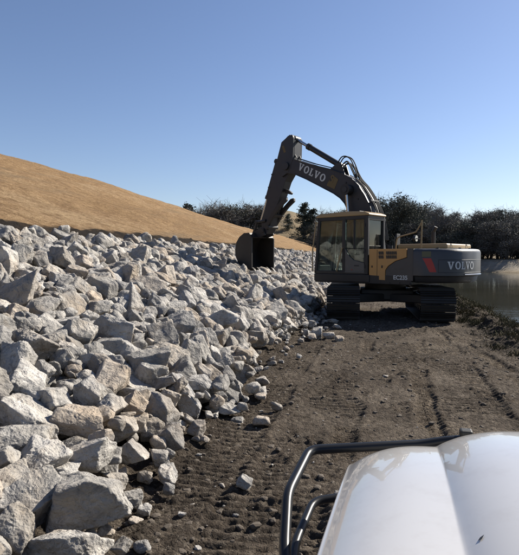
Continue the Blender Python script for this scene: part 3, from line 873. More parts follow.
def build_house():
    # platform
    p = MB(); p.xy([(1.70, 1.36), (1.70, 0.40), (1.25, 0.36), (1.25, -1.30), (-1.5, -1.32), (-1.5, 1.32), (-0.2, 1.34)], 1.00, 1.26)
    p.build('platform', M_black, EX, 0.02, M=U)
    s = MB(); s.box((0.75, 1.345, 1.15), (1.95, 0.05, 0.22)); s.build('side_skirt', M_black, EX, 0.015, M=U)
    # machinery house behind and beside the cab
    h = MB(); h.box((-0.88, 0.0, 1.63), (1.30, 2.56, 0.74)); h.box((0.35, -0.85, 1.58), (1.6, 0.86, 0.62)); h.build('engine_housing', M_grey, EX, 0.025, M=U)
    y = MB(); y.xz([(-0.20, 1.12), (-0.715, 1.12), (-0.715, 1.40), (-0.80, 1.52), (-1.03, 1.665), (-1.36, 1.765), (-1.36, 2.00), (-0.20, 2.00)], 1.275, 1.335)
    yp = y.build('side_panel', M_yel, EX, 0.008, M=U); yp['label'] = 'ochre yellow side panel with louvres'
    g = MB(); g.xz([(-0.725, 1.12), (-0.725, 1.395), (-0.81, 1.51), (-1.035, 1.655), (-1.37, 1.755), (-1.37, 2.00), (-1.55, 2.00), (-1.55, 1.12)], 1.275, 1.325)
    gp = g.build('side_panel', M_cw, EX, 0.008, M=U); gp['label'] = 'charcoal side panel with model number'
    for zz in (1.885, 1.775):
        for x0, n in ((-0.50, 3), (-0.74, 6)):
            v = MB()
            for k in range(n): v.box((x0 - 0.055 * k - 0.03, 1.337, zz), (0.044, 0.012, 0.092), Matrix.Rotation(0.12, 3, 'Y'))
            v.build('louvre', M_black, yp, M=U)
    for (a, b) in ((-0.46, 0.012),):
        d = MB(); d.box((a, 1.336, 1.56), (b, 0.006, 0.84)); d.build('panel_seam', M_black, yp, M=U)
    d = MB(); d.box((-0.62, 1.34, 1.50), (0.035, 0.02, 0.075)); d.build('latch', M_black, yp, 0.004, M=U)
    d = MB(); d.box((-0.30, 1.34, 1.50), (0.03, 0.02, 0.06)); d.build('latch', M_black, yp, 0.004, M=U)
    font_mesh('EC235', U @ frame_m((-1.18, 1.328, 1.15), (-1, 0, 0), (0, 0, 1)), 0.16, M_white, gp, 'lettering')
    # engine hood with tan deck and lit upper rail
    e = MB(); e.box((-1.55, -0.05, 2.06), (1.45, 1.75, 0.16)); e.build('engine_hood', M_roof, EX, 0.045, smooth=True, M=U, seg=3)
    e = MB(); e.cyl((-1.25, -0.62, 2.1), (-1.25, -0.62, 2.55), 0.06, 14); e.cyl((-1.25, -0.62, 2.53), (-1.33, -0.62, 2.68), 0.055, 14); e.build('exhaust_pipe', M_steel, EX, smooth=True, M=U)
    t = MB(); t.box((0.45, -0.85, 1.93), (1.3, 0.7, 0.06)); t.build('tank_top', M_roof, EX, 0.02, M=U)
    # counterweight
    o = cw_outline(); n = len(o)
    c = MB()
    levels = [(1.07, 0.16), (1.12, 0.10), (1.24, 0.06), (1.27, 0.0), (1.90, 0.0), (1.955, 0.02), (1.985, 0.055), (2.0, 0.12)]
    vs, fs = [], []
    for z, ins in levels:
        for (x, yy) in cw_outline(ins): vs.append((min(x, -1.56), yy, z))
    for l in range(len(levels) - 1):
        for k in range(n):
            a, b = l * n + k, l * n + (k + 1) % n
            fs.append((a, b, b + n, a + n))
    fs.append(tuple(range(n))[::-1]); fs.append(tuple(range((len(levels) - 1) * n, len(levels) * n)))
    c.add(vs, fs)
    cw = c.build('counterweight', M_cw, EX, smooth=True, M=U)
    def on_cw(y, z, out=0.0):
        e = 0.01; tx = Vector((cw_x(y - e) - cw_x(y + e), -2 * e, 0)).normalized()
        nr = Vector((tx.y, -tx.x, 0))
        if nr.x > 0: nr = -nr
        return Vector((cw_x(y), y, z)) + nr * out, tx, nr
    # recessed rear panel edge and lettering
    pe = MB()
    ys = np.linspace(1.18, -0.85, 26)
    for zz in (1.36, 1.70):
        pe.tube([on_cw(q, zz, 0.0)[0] for q in ys], 0.007, 6)
    pe.tube([on_cw(1.18, 1.36)[0], on_cw(1.18, 1.70)[0]], 0.007, 6); pe.tube([on_cw(-0.85, 1.36)[0], on_cw(-0.85, 1.70)[0]], 0.007, 6)
    pe.build('panel_edge', M_grey, cw, M=U)
    fy = np.linspace(1.3, -1.2, 600); fx = np.array([cw_x(q) for q in fy])
    al = np.concatenate([[0], np.cumsum(np.hypot(np.diff(fx), np.diff(fy)))]); a0 = float(np.interp(-1.06, -fy, al))
    for ch in 'VOLVO':
        w = VOLVO[ch][1] * 0.205
        pos, tx, nr = on_cw(float(np.interp(a0 + w / 2, al, fy)), 1.445, 0.006)
        mb, _ = letter(ch, pos - tx * (w / 2), tx, (0, 0, 1), nr, 0.205)
        mb.build('letter', M_white, cw, M=U)
        a0 += w + 0.022
    def cw_patch(name, pts, material, out=0.005):
        """four corners (y, z): upper left, upper right, lower right, lower left; laid on the curved face"""
        mb = MB(); n = 8; a = []
        for j in range(n + 1):
            for k in range(n + 1):
                f, g_ = k / n, j / n
                u0 = [pts[0][i] + (pts[1][i] - pts[0][i]) * f for i in (0, 1)]; u1 = [pts[3][i] + (pts[2][i] - pts[3][i]) * f for i in (0, 1)]
                p0, _, nr = on_cw(u0[0] + (u1[0] - u0[0]) * g_, u0[1] + (u1[1] - u0[1]) * g_); a.append(p0 + nr * out)
        m = n + 1; fs = [(j*m+k, j*m+k+1, (j+1)*m+k+1, (j+1)*m+k) for j in range(n) for k in range(n)]
        mb.add(a, fs)
        return mb.build(name, material, cw, M=U)
    cw_patch('reflector', [(1.325, 1.74), (1.25, 1.74), (1.20, 1.37), (1.26, 1.37)], M_red)
    cw_patch('label', [(1.328, 1.925), (1.25, 1.925), (1.25, 1.775), (1.328, 1.775)], M_label)
    cw_patch('tail_light', [(-0.74, 1.70), (-0.84, 1.70), (-0.84, 1.40), (-0.74, 1.40)], M_red, 0.012)
    st = MB(); st.tube([on_cw(q, 1.30, 0.01)[0] for q in np.linspace(0.6, -0.5, 14)], 0.018, 6); st.build('rear_grab_bar', M_rod, cw, smooth=True, M=U)
    for q in (0.55, -0.55):
        l = MB(); ring(l, (-2.25, q, 2.05), 'x', 0.045, 0.085, 0.05, 16); l.build('lifting_eye', M_grey, cw, M=U)
    # hand rail and round lamp on the left deck
    r = MB(); r.tube(curve_pts([(-0.96, 1.18, 1.98), (-0.99, 1.18, 2.25), (-1.08, 1.18, 2.34), (-1.48, 1.15, 2.44), (-1.56, 1.14, 2.50), (-1.70, 1.12, 2.74)], 5), 0.020, 8)
    r.tube([(-1.70, 1.12, 2.78), (-1.68, 1.12, 1.98)], 0.022, 8); r.build('hand_rail', M_roof, EX, smooth=True, M=U)
    r = MB(); r.cyl((-1.50, 1.16, 2.28), (-1.56, 1.17, 2.28), 0.095, 18); r.cyl((-1.56, 1.17, 2.28), (-1.69, 1.12, 2.24), 0.015, 8); rm = r.build('round_mirror', M_black, EX, smooth=True, M=U)
    r = MB(); ring(r, (-1.565, 1.172, 2.28), 'x', 0.0, 0.082, 0.01, 18); r.build('mirror_glass', M_rod, rm, M=U)
    r = MB(); r.box((-0.45, 0.10, 2.30), (0.06, 0.22, 0.34)); r.tube([(-0.45, 0.22, 2.42), (-0.45, 0.30, 2.3), (-0.45, 0.30, 1.95)], 0.015, 6); mm = r.build('rear_mirror', M_black, EX, 0.01, M=U)

def build_cab():
    z0, z1 = 1.27, 2.97
    xf = lambda z: 1.70 - 0.16 * max(0, (z - 1.9)) / 1.07          # raked front
    c = MB()
    def post(x, y, w=0.07, d=0.07, zt=z1, xt=None, zb=z0):
        xt = x if xt is None else xt
        vs = [(q + dx, y + dy, z) for (q, z) in ((x, zb), (xt, zt)) for dx in (-w / 2, w / 2) for dy in (-d / 2, d / 2)]
        c.add(vs, [(0,1,3,2), (4,6,7,5), (0,4,5,1), (2,3,7,6), (0,2,6,4), (1,5,7,3)])
    YL, YR = 1.32, 0.42
    for yq in (YL, YR):
        post(1.68, yq, 0.09, 0.08, z1, xf(z1)); post(0.66, yq, 0.10, 0.07); post(-0.12, yq, 0.11, 0.09)
    post(0.30, YL, 0.055, 0.06, z1, zb=2.0)
    for yq in (YL, YR):
        c.box((0.74, yq, 2.93), (1.75, 0.08, 0.12)); c.box((0.78, yq, 1.31), (1.85, 0.08, 0.10))
    c.box((-0.12, 0.87, 2.92), (0.1, 0.9, 0.14)); c.box((-0.12, 0.87, 1.62), (0.1, 0.9, 0.76)); c.box((1.52, 0.87, 2.92), (0.1, 0.9, 0.1)); c.box((1.69, 0.87, 1.40), (0.08, 0.9, 0.24))
    c.box((0.78, 0.87, 1.29), (1.8, 0.9, 0.04))
    cab = c.build('cab', M_black, EX, 0.015, M=U)
    r = MB(); r.xz([(1.66, 2.975), (1.64, 3.05), (1.50, 3.095), (0.6, 3.115), (-0.05, 3.09), (-0.21, 3.03), (-0.22, 2.975)], 0.36, 1.38)
    r.build('roof', M_roof, cab, 0.03, smooth=True, M=U, seg=3)
    r = MB(); r.box((0.55, 0.87, 3.125), (0.62, 0.55, 0.03)); r.build('roof_hatch', M_black, cab, 0.01, M=U)
    # door: lower panel, panes
    dr = MB(); dr.xz([(0.60, 1.36), (0.60, 2.02), (0.44, 1.78), (0.30, 1.68), (-0.05, 1.60), (-0.05, 1.36)], 1.335, 1.36)
    dr.box((0.275, 1.348, 1.335), (0.66, 0.026, 0.05))
    door = dr.build('door', M_door, cab, 0.006, M=U)
    for (a, b, cc, dd) in ((0.61, 2.0, 0.61, 2.92), (-0.06, 1.6, -0.06, 2.92)):
        q = MB(); q.tube([(a, 1.35, b), (cc, 1.35, dd)], 0.022, 6); q.build('door_frame', M_black, door, M=U)
    q = MB(); q.box((0.2, 1.362, 1.52), (0.16, 0.012, 0.03)); q.build('handle', M_black, door, 0.004, M=U)
    q = MB(); q.box((0.36, 1.362, 1.40), (0.03, 0.01, 0.03)); q.build('red_marker', M_red, door, M=U)
    def pane(poly, y, th=0.008): q = MB(); q.xz(poly, y - th / 2, y + th / 2); q.build('pane', M_glass, cab, M=U)
    pane([(1.64, 1.36), (1.63, 1.9), (1.50, 2.88), (0.71, 2.88), (0.71, 1.36)], 1.318)
    pane([(0.60, 2.03), (0.33, 2.03), (0.33, 2.88), (0.60, 2.88)], 1.318); pane([(0.27, 2.03), (-0.06, 2.03), (-0.06, 2.88), (0.27, 2.88)], 1.318)
    pane([(0.59, 2.01), (0.44, 1.79), (0.30, 1.69), (-0.06, 1.61), (-0.06, 2.01)], 1.318)
    pane([(1.62, 1.36), (1.50, 2.88), (0.71, 2.88), (0.71, 1.36)], 0.42); pane([(0.60, 1.36), (0.60, 2.88), (-0.06, 2.88), (-0.06, 1.36)], 0.42)
    q = MB(); q.prism([(0.46, 2.0), (1.27, 2.0), (1.27, 2.86), (0.46, 2.86)], lambda p, w: (-0.12 + w, p[0], p[1]), -0.004, 0.004); q.build('pane', M_glass, cab, M=U)
    q = MB(); q.prism([(0.47, 1.52), (1.27, 1.52), (1.27, 2.87), (0.47, 2.87)], lambda p, w: (xf(p[1]) - 0.01 + w, p[0], p[1]), -0.004, 0.004); q.build('pane', M_glass, cab, M=U)
    # inside
    s = MB(); s.box((0.42, 0.87, 1.68), (0.5, 0.5, 0.14)); s.box((0.15, 0.87, 2.06), (0.13, 0.48, 0.68), Matrix.Rotation(-0.15, 3, 'Y')); s.box((0.1, 0.87, 2.5), (0.09, 0.28, 0.2)); s.box((0.42, 0.87, 1.45), (0.4, 0.4, 0.34))
    s.build('seat', M_seat, cab, 0.04, smooth=True, M=U)
    for yq in (1.16, 0.58):
        s = MB(); s.box((0.72, yq, 1.72), (0.42, 0.14, 0.22)); s.tube([(0.86, yq, 1.8), (0.90, yq, 2.0)], 0.02, 8); s.box((0.9, yq, 2.05), (0.06, 0.06, 0.12)); s.build('control_console', M_seat, cab, 0.02, M=U)
    s = MB(); s.tube([(1.35, 0.80, 1.3), (1.25, 0.80, 1.95)], 0.015, 6); s.tube([(1.35, 0.94, 1.3), (1.25, 0.94, 1.95)], 0.015, 6); s.build('travel_lever', M_seat, cab, M=U)
    s = MB(); s.box((1.42, 0.50, 2.05), (0.05, 0.16, 0.22)); s.tube([(1.42, 0.47, 1.35), (1.42, 0.47, 2.0)], 0.015, 6); s.build('monitor', M_black, cab, 0.01, M=U)
    # outside rails
    s = MB(); s.tube([(1.77, 1.40, 1.36), (1.76, 1.40, 2.0), (1.62, 1.40, 2.86)], 0.020, 8); s.tube([(1.77, 1.40, 1.40), (1.72, 1.33, 1.40)], 0.015, 6); s.tube([(1.63, 1.40, 2.82), (1.58, 1.33, 2.82)], 0.015, 6); s.build('grab_rail', M_roof, cab, smooth=True, M=U)
    s = MB(); s.tube([(0.68, 1.40, 2.04), (0.86, 1.42, 1.36)], 0.020, 8); s.tube([(0.68, 1.40, 2.04), (0.66, 1.34, 2.04)], 0.015, 6); s.tube([(0.86, 1.42, 1.36), (0.86, 1.34, 1.34)], 0.015, 6); s.build('grab_rail', M_roof, cab, smooth=True, M=U)

def cylinder(p0, p1, frac, r, name):
    """hydraulic ram: barrel from p0, rod to p1"""
    p0, p1 = Vector(p0), Vector(p1); m = p0.lerp(p1, frac); d = (p1 - p0).normalized()
    b = MB(); b.cyl(p0, m, r, 16); b.cyl(m - d * 0.10, m + d * 0.02, r * 1.18, 16)
    b.cyl(p0 - Vector((0, r * 1.2, 0)), p0 + Vector((0, r * 1.2, 0)), r * 1.1, 14)
    o = b.build(name, M_grey, EX, smooth=True, M=U)
    q = MB(); q.cyl(m, p1, r * 0.56, 14); q.build('rod', M_rod, o, smooth=True, M=U)
    q = MB(); q.cyl(p1 - Vector((0, r * 1.3, 0)), p1 + Vector((0, r * 1.3, 0)), r * 1.05, 14); q.build('rod_eye', M_grey, o, smooth=True, M=U)
    return o

def build_arm():
    low = [(3.98, 4.74), (3.37, 4.64), (2.86, 4.41), (2.35, 4.15), (1.75, 3.84), (1.50, 3.67), (1.34, 3.50), (1.24, 3.32), (1.18, 3.1), (1.02, 2.5), (0.80, 1.9), (0.62, 1.52)]
    upp = [(0.18, 1.45), (0.10, 1.75), (0.18, 2.43), (0.32, 3.05), (0.45, 3.41), (0.64, 3.73), (0.86, 4.03), (1.10, 4.27), (1.46, 4.46), (1.89, 4.64), (2.71, 4.89), (3.44, 5.16), (3.90, 5.24), (4.05, 5.0)]
    b = MB()
    def side(poly, y, t): b.xz(poly, y - t, y + t)
    poly = low[::-1][::-1] + upp
    b.xz(poly, -0.25, 0.25)
    b.cyl((0.38, -0.34, 1.62), (0.38, 0.34, 1.62), 0.16, 18)
    boom = b.build('boom', M_grey, EX, 0.012, M=U)
    f = MB()          # flange plates proud of the boom's box
    for y in (-0.262, 0.262):
        f.tube([(p[0], y, p[1]) for p in curve_pts([(q[0], 0, q[1]) for q in low[1:10]], 1) ] if False else [(q[0], y, q[1]) for q in low[1:10]], 0.016, 6)
        f.tube([(q[0], y, q[1]) for q in upp[2:12]], 0.016, 6)
    f.build('flange', M_grey, boom, M=U)
    f = MB(); ring(f, (1.17, 0.0, 3.90), 'y', 0.05, 0.17, 1.04, 20); f.build('pin_boss', M_black, boom, M=U)
    d = (Vector((1.75, 0, 3.84)) - Vector((3.37, 0, 4.64))).normalized(); up = Vector((-d.z, 0, d.x)); up = up if up.z > 0 else -up
    # centre line of the straight part of the boom
    at3 = Vector((3.26, 0.252, 4.79))
    for ch in 'VOLVO':
        mb, w = letter(ch, at3, d, up, (0, 1, 0), 0.245, 0.005)
        mb.build('letter', M_white, boom, M=U); at3 = at3 + d * (w + 0.04)
    q = Vector((2.04, 0.252, 4.13))
    g = MB(); g.prism([(0, 0), (0.34, 0), (0.34, 0.34), (0.14, 0.38), (0.10, 0.16), (0, 0.14)], lambda p, w: q + d * p[0] + up * p[1] + Vector((0, w, 0)), 0.001, 0.004); dec = g.build('decal', M_gold, boom, M=U)
    font_mesh('S', U @ frame_m(q + d * 0.10 + up * 0.14 + Vector((0, 0.006, 0)), d, up), 0.36, M_gold, dec, 'lettering')
    # stick
    a = MB(); arm = [(3.44, 5.92), (3.58, 6.04), (3.74, 6.02), (4.00, 5.84), (4.20, 5.36), (4.34, 4.98), (4.62, 4.2), (4.98, 3.0), (5.00, 2.80), (4.90, 2.64), (4.74, 2.62), (4.62, 2.76), (4.40, 3.3), (4.08, 3.93), (3.86, 4.44), (3.63, 4.74), (3.46, 5.15)]
    a.xz(arm, -0.19, 0.19); a.cyl((3.76, -0.33, 4.96), (3.76, 0.33, 4.96), 0.14, 18); a.cyl((3.56, -0.24, 5.92), (3.56, 0.24, 5.92), 0.09, 16)
    for y in (-0.225, 0.225): a.xz([(3.44, 5.9), (3.6, 6.03), (3.98, 5.82), (4.16, 5.3), (4.2, 4.9), (3.95, 4.6), (3.66, 4.74), (3.47, 5.15)], y - 0.035, y + 0.035)
    am = a.build('stick', M_grey, EX, 0.012, M=U)
    g = MB(); g.box((3.86, 0.262, 5.56), (0.09, 0.004, 0.26), Matrix.Rotation(0.35, 3, 'Y')); g.build('decal', M_gold, am, M=U)
    for k, zz in enumerate((5.2, 4.75, 4.3)):
        x = np.interp(zz, [4.2, 4.98, 5.36], [4.62, 4.34, 4.20])
        g = MB(); g.box((x + 0.02, 0.1, zz), (0.12, 0.2, 0.05)); g.build('hose_clamp', M_black, am, 0.008, M=U)
    cylinder((4.36, 0, 5.22), (5.18, 0, 3.06), 0.60, 0.085, 'bucket_cylinder')
    cylinder((1.62, 0, 4.74), (3.52, 0, 5.90), 0.72, 0.095, 'stick_cylinder')
    m = MB(); m.xz([(1.40, 4.42), (1.55, 4.84), (1.70, 4.84), (2.0, 4.66)], -0.16, -0.11); m.xz([(1.40, 4.42), (1.55, 4.84), (1.70, 4.84), (2.0, 4.66)], 0.11, 0.16); m.build('bracket', M_grey, boom, 0.008, M=U)
    for y in (0.43, -0.43): cylinder((0.92, y, 1.42), (1.17, y, 3.90), 0.56, 0.085, 'boom_cylinder')
    # bucket linkage
    l = MB()
    for y in (-0.22, 0.22):
        l.tube([(5.18, y, 3.06), (4.74, y, 3.10)], 0.055, 8); l.tube([(5.18, y, 3.06), (5.34, y, 2.62)], 0.06, 8)
    l.cyl((5.18, -0.28, 3.06), (5.18, 0.28, 3.06), 0.055, 12); l.build('bucket_link', M_steel, EX, smooth=True, M=U)
    # bucket: open towards the machine, teeth down
    prof = [(5.08, 2.50), (5.20, 2.66), (5.46, 2.66), (5.70, 2.52), (5.86, 2.32), (5.93, 2.05), (5.89, 1.78), (5.76, 1.56), (5.56, 1.41), (5.32, 1.345), (5.12, 1.32)]
    b = MB(); W = 0.60; th = 0.035
    inner = []
    for i, p in enumerate(prof):
        q0 = Vector(prof[max(i - 1, 0)]); q1 = Vector(prof[min(i + 1, len(prof) - 1)]); t = (q1 - q0).normalized(); nn = Vector((-t.y, t.x)); 
        cen = Vector((5.3, 2.0)); nn = nn if nn.dot(cen - Vector(p)) > 0 else -nn
        inner.append(tuple(Vector(p) + nn * th))
    b.xz(prof + inner[::-1], -W, W)
    for s in (-1, 1): b.xz(prof, s * W - 0.018, s * W + 0.018)
    bk = b.build('bucket', M_steel, EX, smooth=True, M=U)
    for sg in (-1, 1):
        e = MB(); e.box((5.12, sg * (W + 0.012), 1.92), (0.12, 0.05, 1.12)); e.build('side_cutter', M_steel, bk, 0.008, M=U)
    for k in range(5):
        y = -0.52 + 0.26 * k
        e = MB(); e.prism([(5.26, 1.39), (5.12, 1.40), (5.02, 1.33), (4.90, 1.21), (5.08, 1.28), (5.24, 1.31)], lambda p, w: (p[0], w, p[1]), y - 0.05, y + 0.05); e.build('tooth', M_steel, bk, 0.01, M=U)
    e = MB()
    for y in (-0.24, 0.24): e.xz([(4.74, 2.58), (4.82, 2.82), (4.98, 2.84), (5.30, 2.72), (5.44, 2.66), (5.40, 2.55), (5.08, 2.48)], y - 0.03, y + 0.03)
    e.cyl((4.86, -0.3, 2.72), (4.86, 0.3, 2.72), 0.06, 12); e.cyl((5.33, -0.3, 2.64), (5.33, 0.3, 2.64), 0.055, 12); e.build('bucket_ear', M_steel, bk, 0.01, M=U)
    # thumb folded up under the stick
    t = MB()
    for y in (-0.21, 0.21): t.xz([(4.70, 2.76), (4.80, 2.92), (4.46, 3.34), (4.24, 3.58), (3.90, 3.86), (3.76, 3.88), (3.74, 3.76), (4.02, 3.56), (4.32, 3.28), (4.60, 2.90)], y - 0.05, y + 0.05)
    t.cyl((4.62, -0.28, 2.86), (4.62, 0.28, 2.86), 0.07, 12); t.box((4.36, 0, 3.28), (0.12, 0.5, 0.10), Matrix.Rotation(0.8, 3, 'Y')); tm = t.build('thumb', M_steel, EX, 0.012, M=U)
    t = MB(); t.cyl((4.1, 0, 4.05), (4.35, 0, 3.35), 0.05, 12); t.build('thumb_cylinder', M_grey, EX, smooth=True, M=U)
    t = MB(); t.xz([(3.98, 4.05), (3.72, 3.98), (3.68, 4.04), (3.84, 4.16), (3.98, 4.2)], -0.05, 0.05); t.build('thumb_stop', M_steel, am, 0.01, M=U)
    # hoses and hard lines over the back of the boom
    for k, y in enumerate((-0.20, -0.12, -0.04, 0.10, 0.18)):
        up2 = [(1.78 - 0.06 * k, 4.70), (1.50 - 0.04 * k, 4.86 - 0.03 * (k % 3)), (1.22, 4.66 + 0.02 * k), (0.98, 4.28), (0.72, 4.0), (0.48, 3.66), (0.28, 3.3), (0.14, 2.9), (0.03, 2.3)]
        h = MB(); h.tube(curve_pts([(p[0], y, p[1]) for p in up2], 4), 0.022, 8); h.build('hose', M_rubber, EX, smooth=True, M=U)
    for y in (0.0, 0.14):
        h = MB(); h.tube(curve_pts([(1.75, y, 4.74), (1.52, y, 5.02), (1.22, y, 4.92), (1.02, y, 4.52), (0.94, y, 4.22)], 5), 0.02, 8); h.build('hose', M_rubber, EX, smooth=True, M=U)
    for y in (-0.1, 0.06):
        h = MB(); h.tube([(p[0], y, p[1]) for p in ((1.9, 4.70), (2.7, 4.95), (3.4, 5.21))], 0.018, 6); h.build('hard_line', M_grey, boom, smooth=True, M=U)
    for y in (-0.12, 0.12):
        h = MB(); h.tube(curve_pts([(3.40, y, 5.21), (3.52, y, 5.38), (3.72, y, 5.30), (3.78, y, 5.1)], 4), 0.02, 6); h.build('hose', M_rubber, EX, smooth=True, M=U)
    for zz, x in ((3.5, 0.46), (2.9, 0.22)):
        h = MB(); h.box((x - 0.04, -0.01, zz), (0.08, 0.5, 0.09)); h.build('hose_clamp', M_grey, boom, 0.01, M=U)
def build_details():
    def add(mb, name, m, parent=EX, bevel=0.0): return mb.build(name, m, parent, bevel, M=U)
    P = {o.name.split('.')[0]: o for o in EX.children}
    cab, boom, cw = P['cab'], P['boom'], P['counterweight']
    # hinges on the cab door
    for z in (1.5, 1.95, 2.7):
        b = MB(); b.cyl((-0.075, 1.372, z - 0.05), (-0.075, 1.372, z + 0.05), 0.016, 8); add(b, 'hinge', M_black, cab)
    b = MB(); b.tube([(1.66, 0.62, 1.6), (1.60, 0.80, 2.35)], 0.010, 6); add(b, 'wiper', M_black, cab)
    for x, z in ((1.30, 4.15), (0.85, 3.6), (0.62, 3.0)):       # hose brackets and grease points on the boom side
        b = MB(); b.cyl((x, 0.25, z), (x, 0.275, z), 0.026, 10); add(b, 'grease_point', M_black, boom)
    for y in (1.05, 0.35, -0.35, -1.0):
        x = cw_x(y); b = MB(); b.cyl((x + 0.28, y, 1.99), (x + 0.28, y, 2.03), 0.035, 10); add(b, 'bolt', M_grey, cw)
    b = MB(); b.box((-1.552, 1.318, 1.56), (0.010, 0.03, 0.88)); add(b, 'panel_gap', M_black, cw)
    b = MB(); b.box((-1.14, 1.330, 1.44), (0.30, 0.006, 0.006)); add(b, 'panel_seam', M_black, EX)
    for x in (-0.25, -0.55, -0.85, -1.15, -1.45):
        b = MB(); b.cyl((x, 1.32, 1.055), (x, 1.345, 1.055), 0.018, 8); add(b, 'bolt', M_steel, EX)
    b = MB(); b.cyl((-0.62, 0.9, 2.0), (-0.62, 0.9, 2.10), 0.09, 16); add(b, 'air_intake', M_black, EX)
    for side in (-1, 1):                                              # steps on the track frames
        for x in (-0.5, 0.5):
            b = MB(); b.box((x, side * 0.93, 0.62), (0.34, 0.16, 0.03)); b.build('step', M_track, EX, 0.006, M=T)
build_house(); build_cab(); build_arm(); build_details()

# ------------------------------------------------------------------ utility vehicle: white bonnet and black front guard
M_hood = NT('white_gelcoat')
_n = M_hood.noise(1.2, 4, 0.5)
_d = M_hood.ramp(M_hood.noise(9, 6, 0.7), (0.50, 0.0), (0.75, 0.22))
M_hood = M_hood.out(M_hood.mix(_d, M_hood.mix(_n, (0.50, 0.49, 0.475), (0.46, 0.45, 0.435)), (0.32, 0.285, 0.24)), 0.22, Coat_Weight=1.0, Coat_Roughness=0.03)
M_guard = flat('black_powder_coat', (0.011, 0.012, 0.014), 0.34, Specular_IOR_Level=0.35)
M_tyre = flat('tyre_rubber', (0.02, 0.02, 0.02), 0.8)
M_lamp = flat('lamp_lens', (0.5, 0.5, 0.5), 0.1)

VH = R(14)
VF = Vector((math.sin(VH), math.cos(VH), 0)); VR = Vector((math.cos(VH), -math.sin(VH), 0))
VC = Vector((1.02, 1.96, 0))                      # bonnet nose on the centre line
UTV = empty('utility_vehicle', (VC - VF * 0.6), 'white utility vehicle front with glossy bonnet and black tube guard', 'utility vehicle')
def V2(w, l, z): return VC - (VC - VF * 0.6) + VR * w + VF * l + Vector((0, 0, z))   # w right of centre, l ahead of the nose

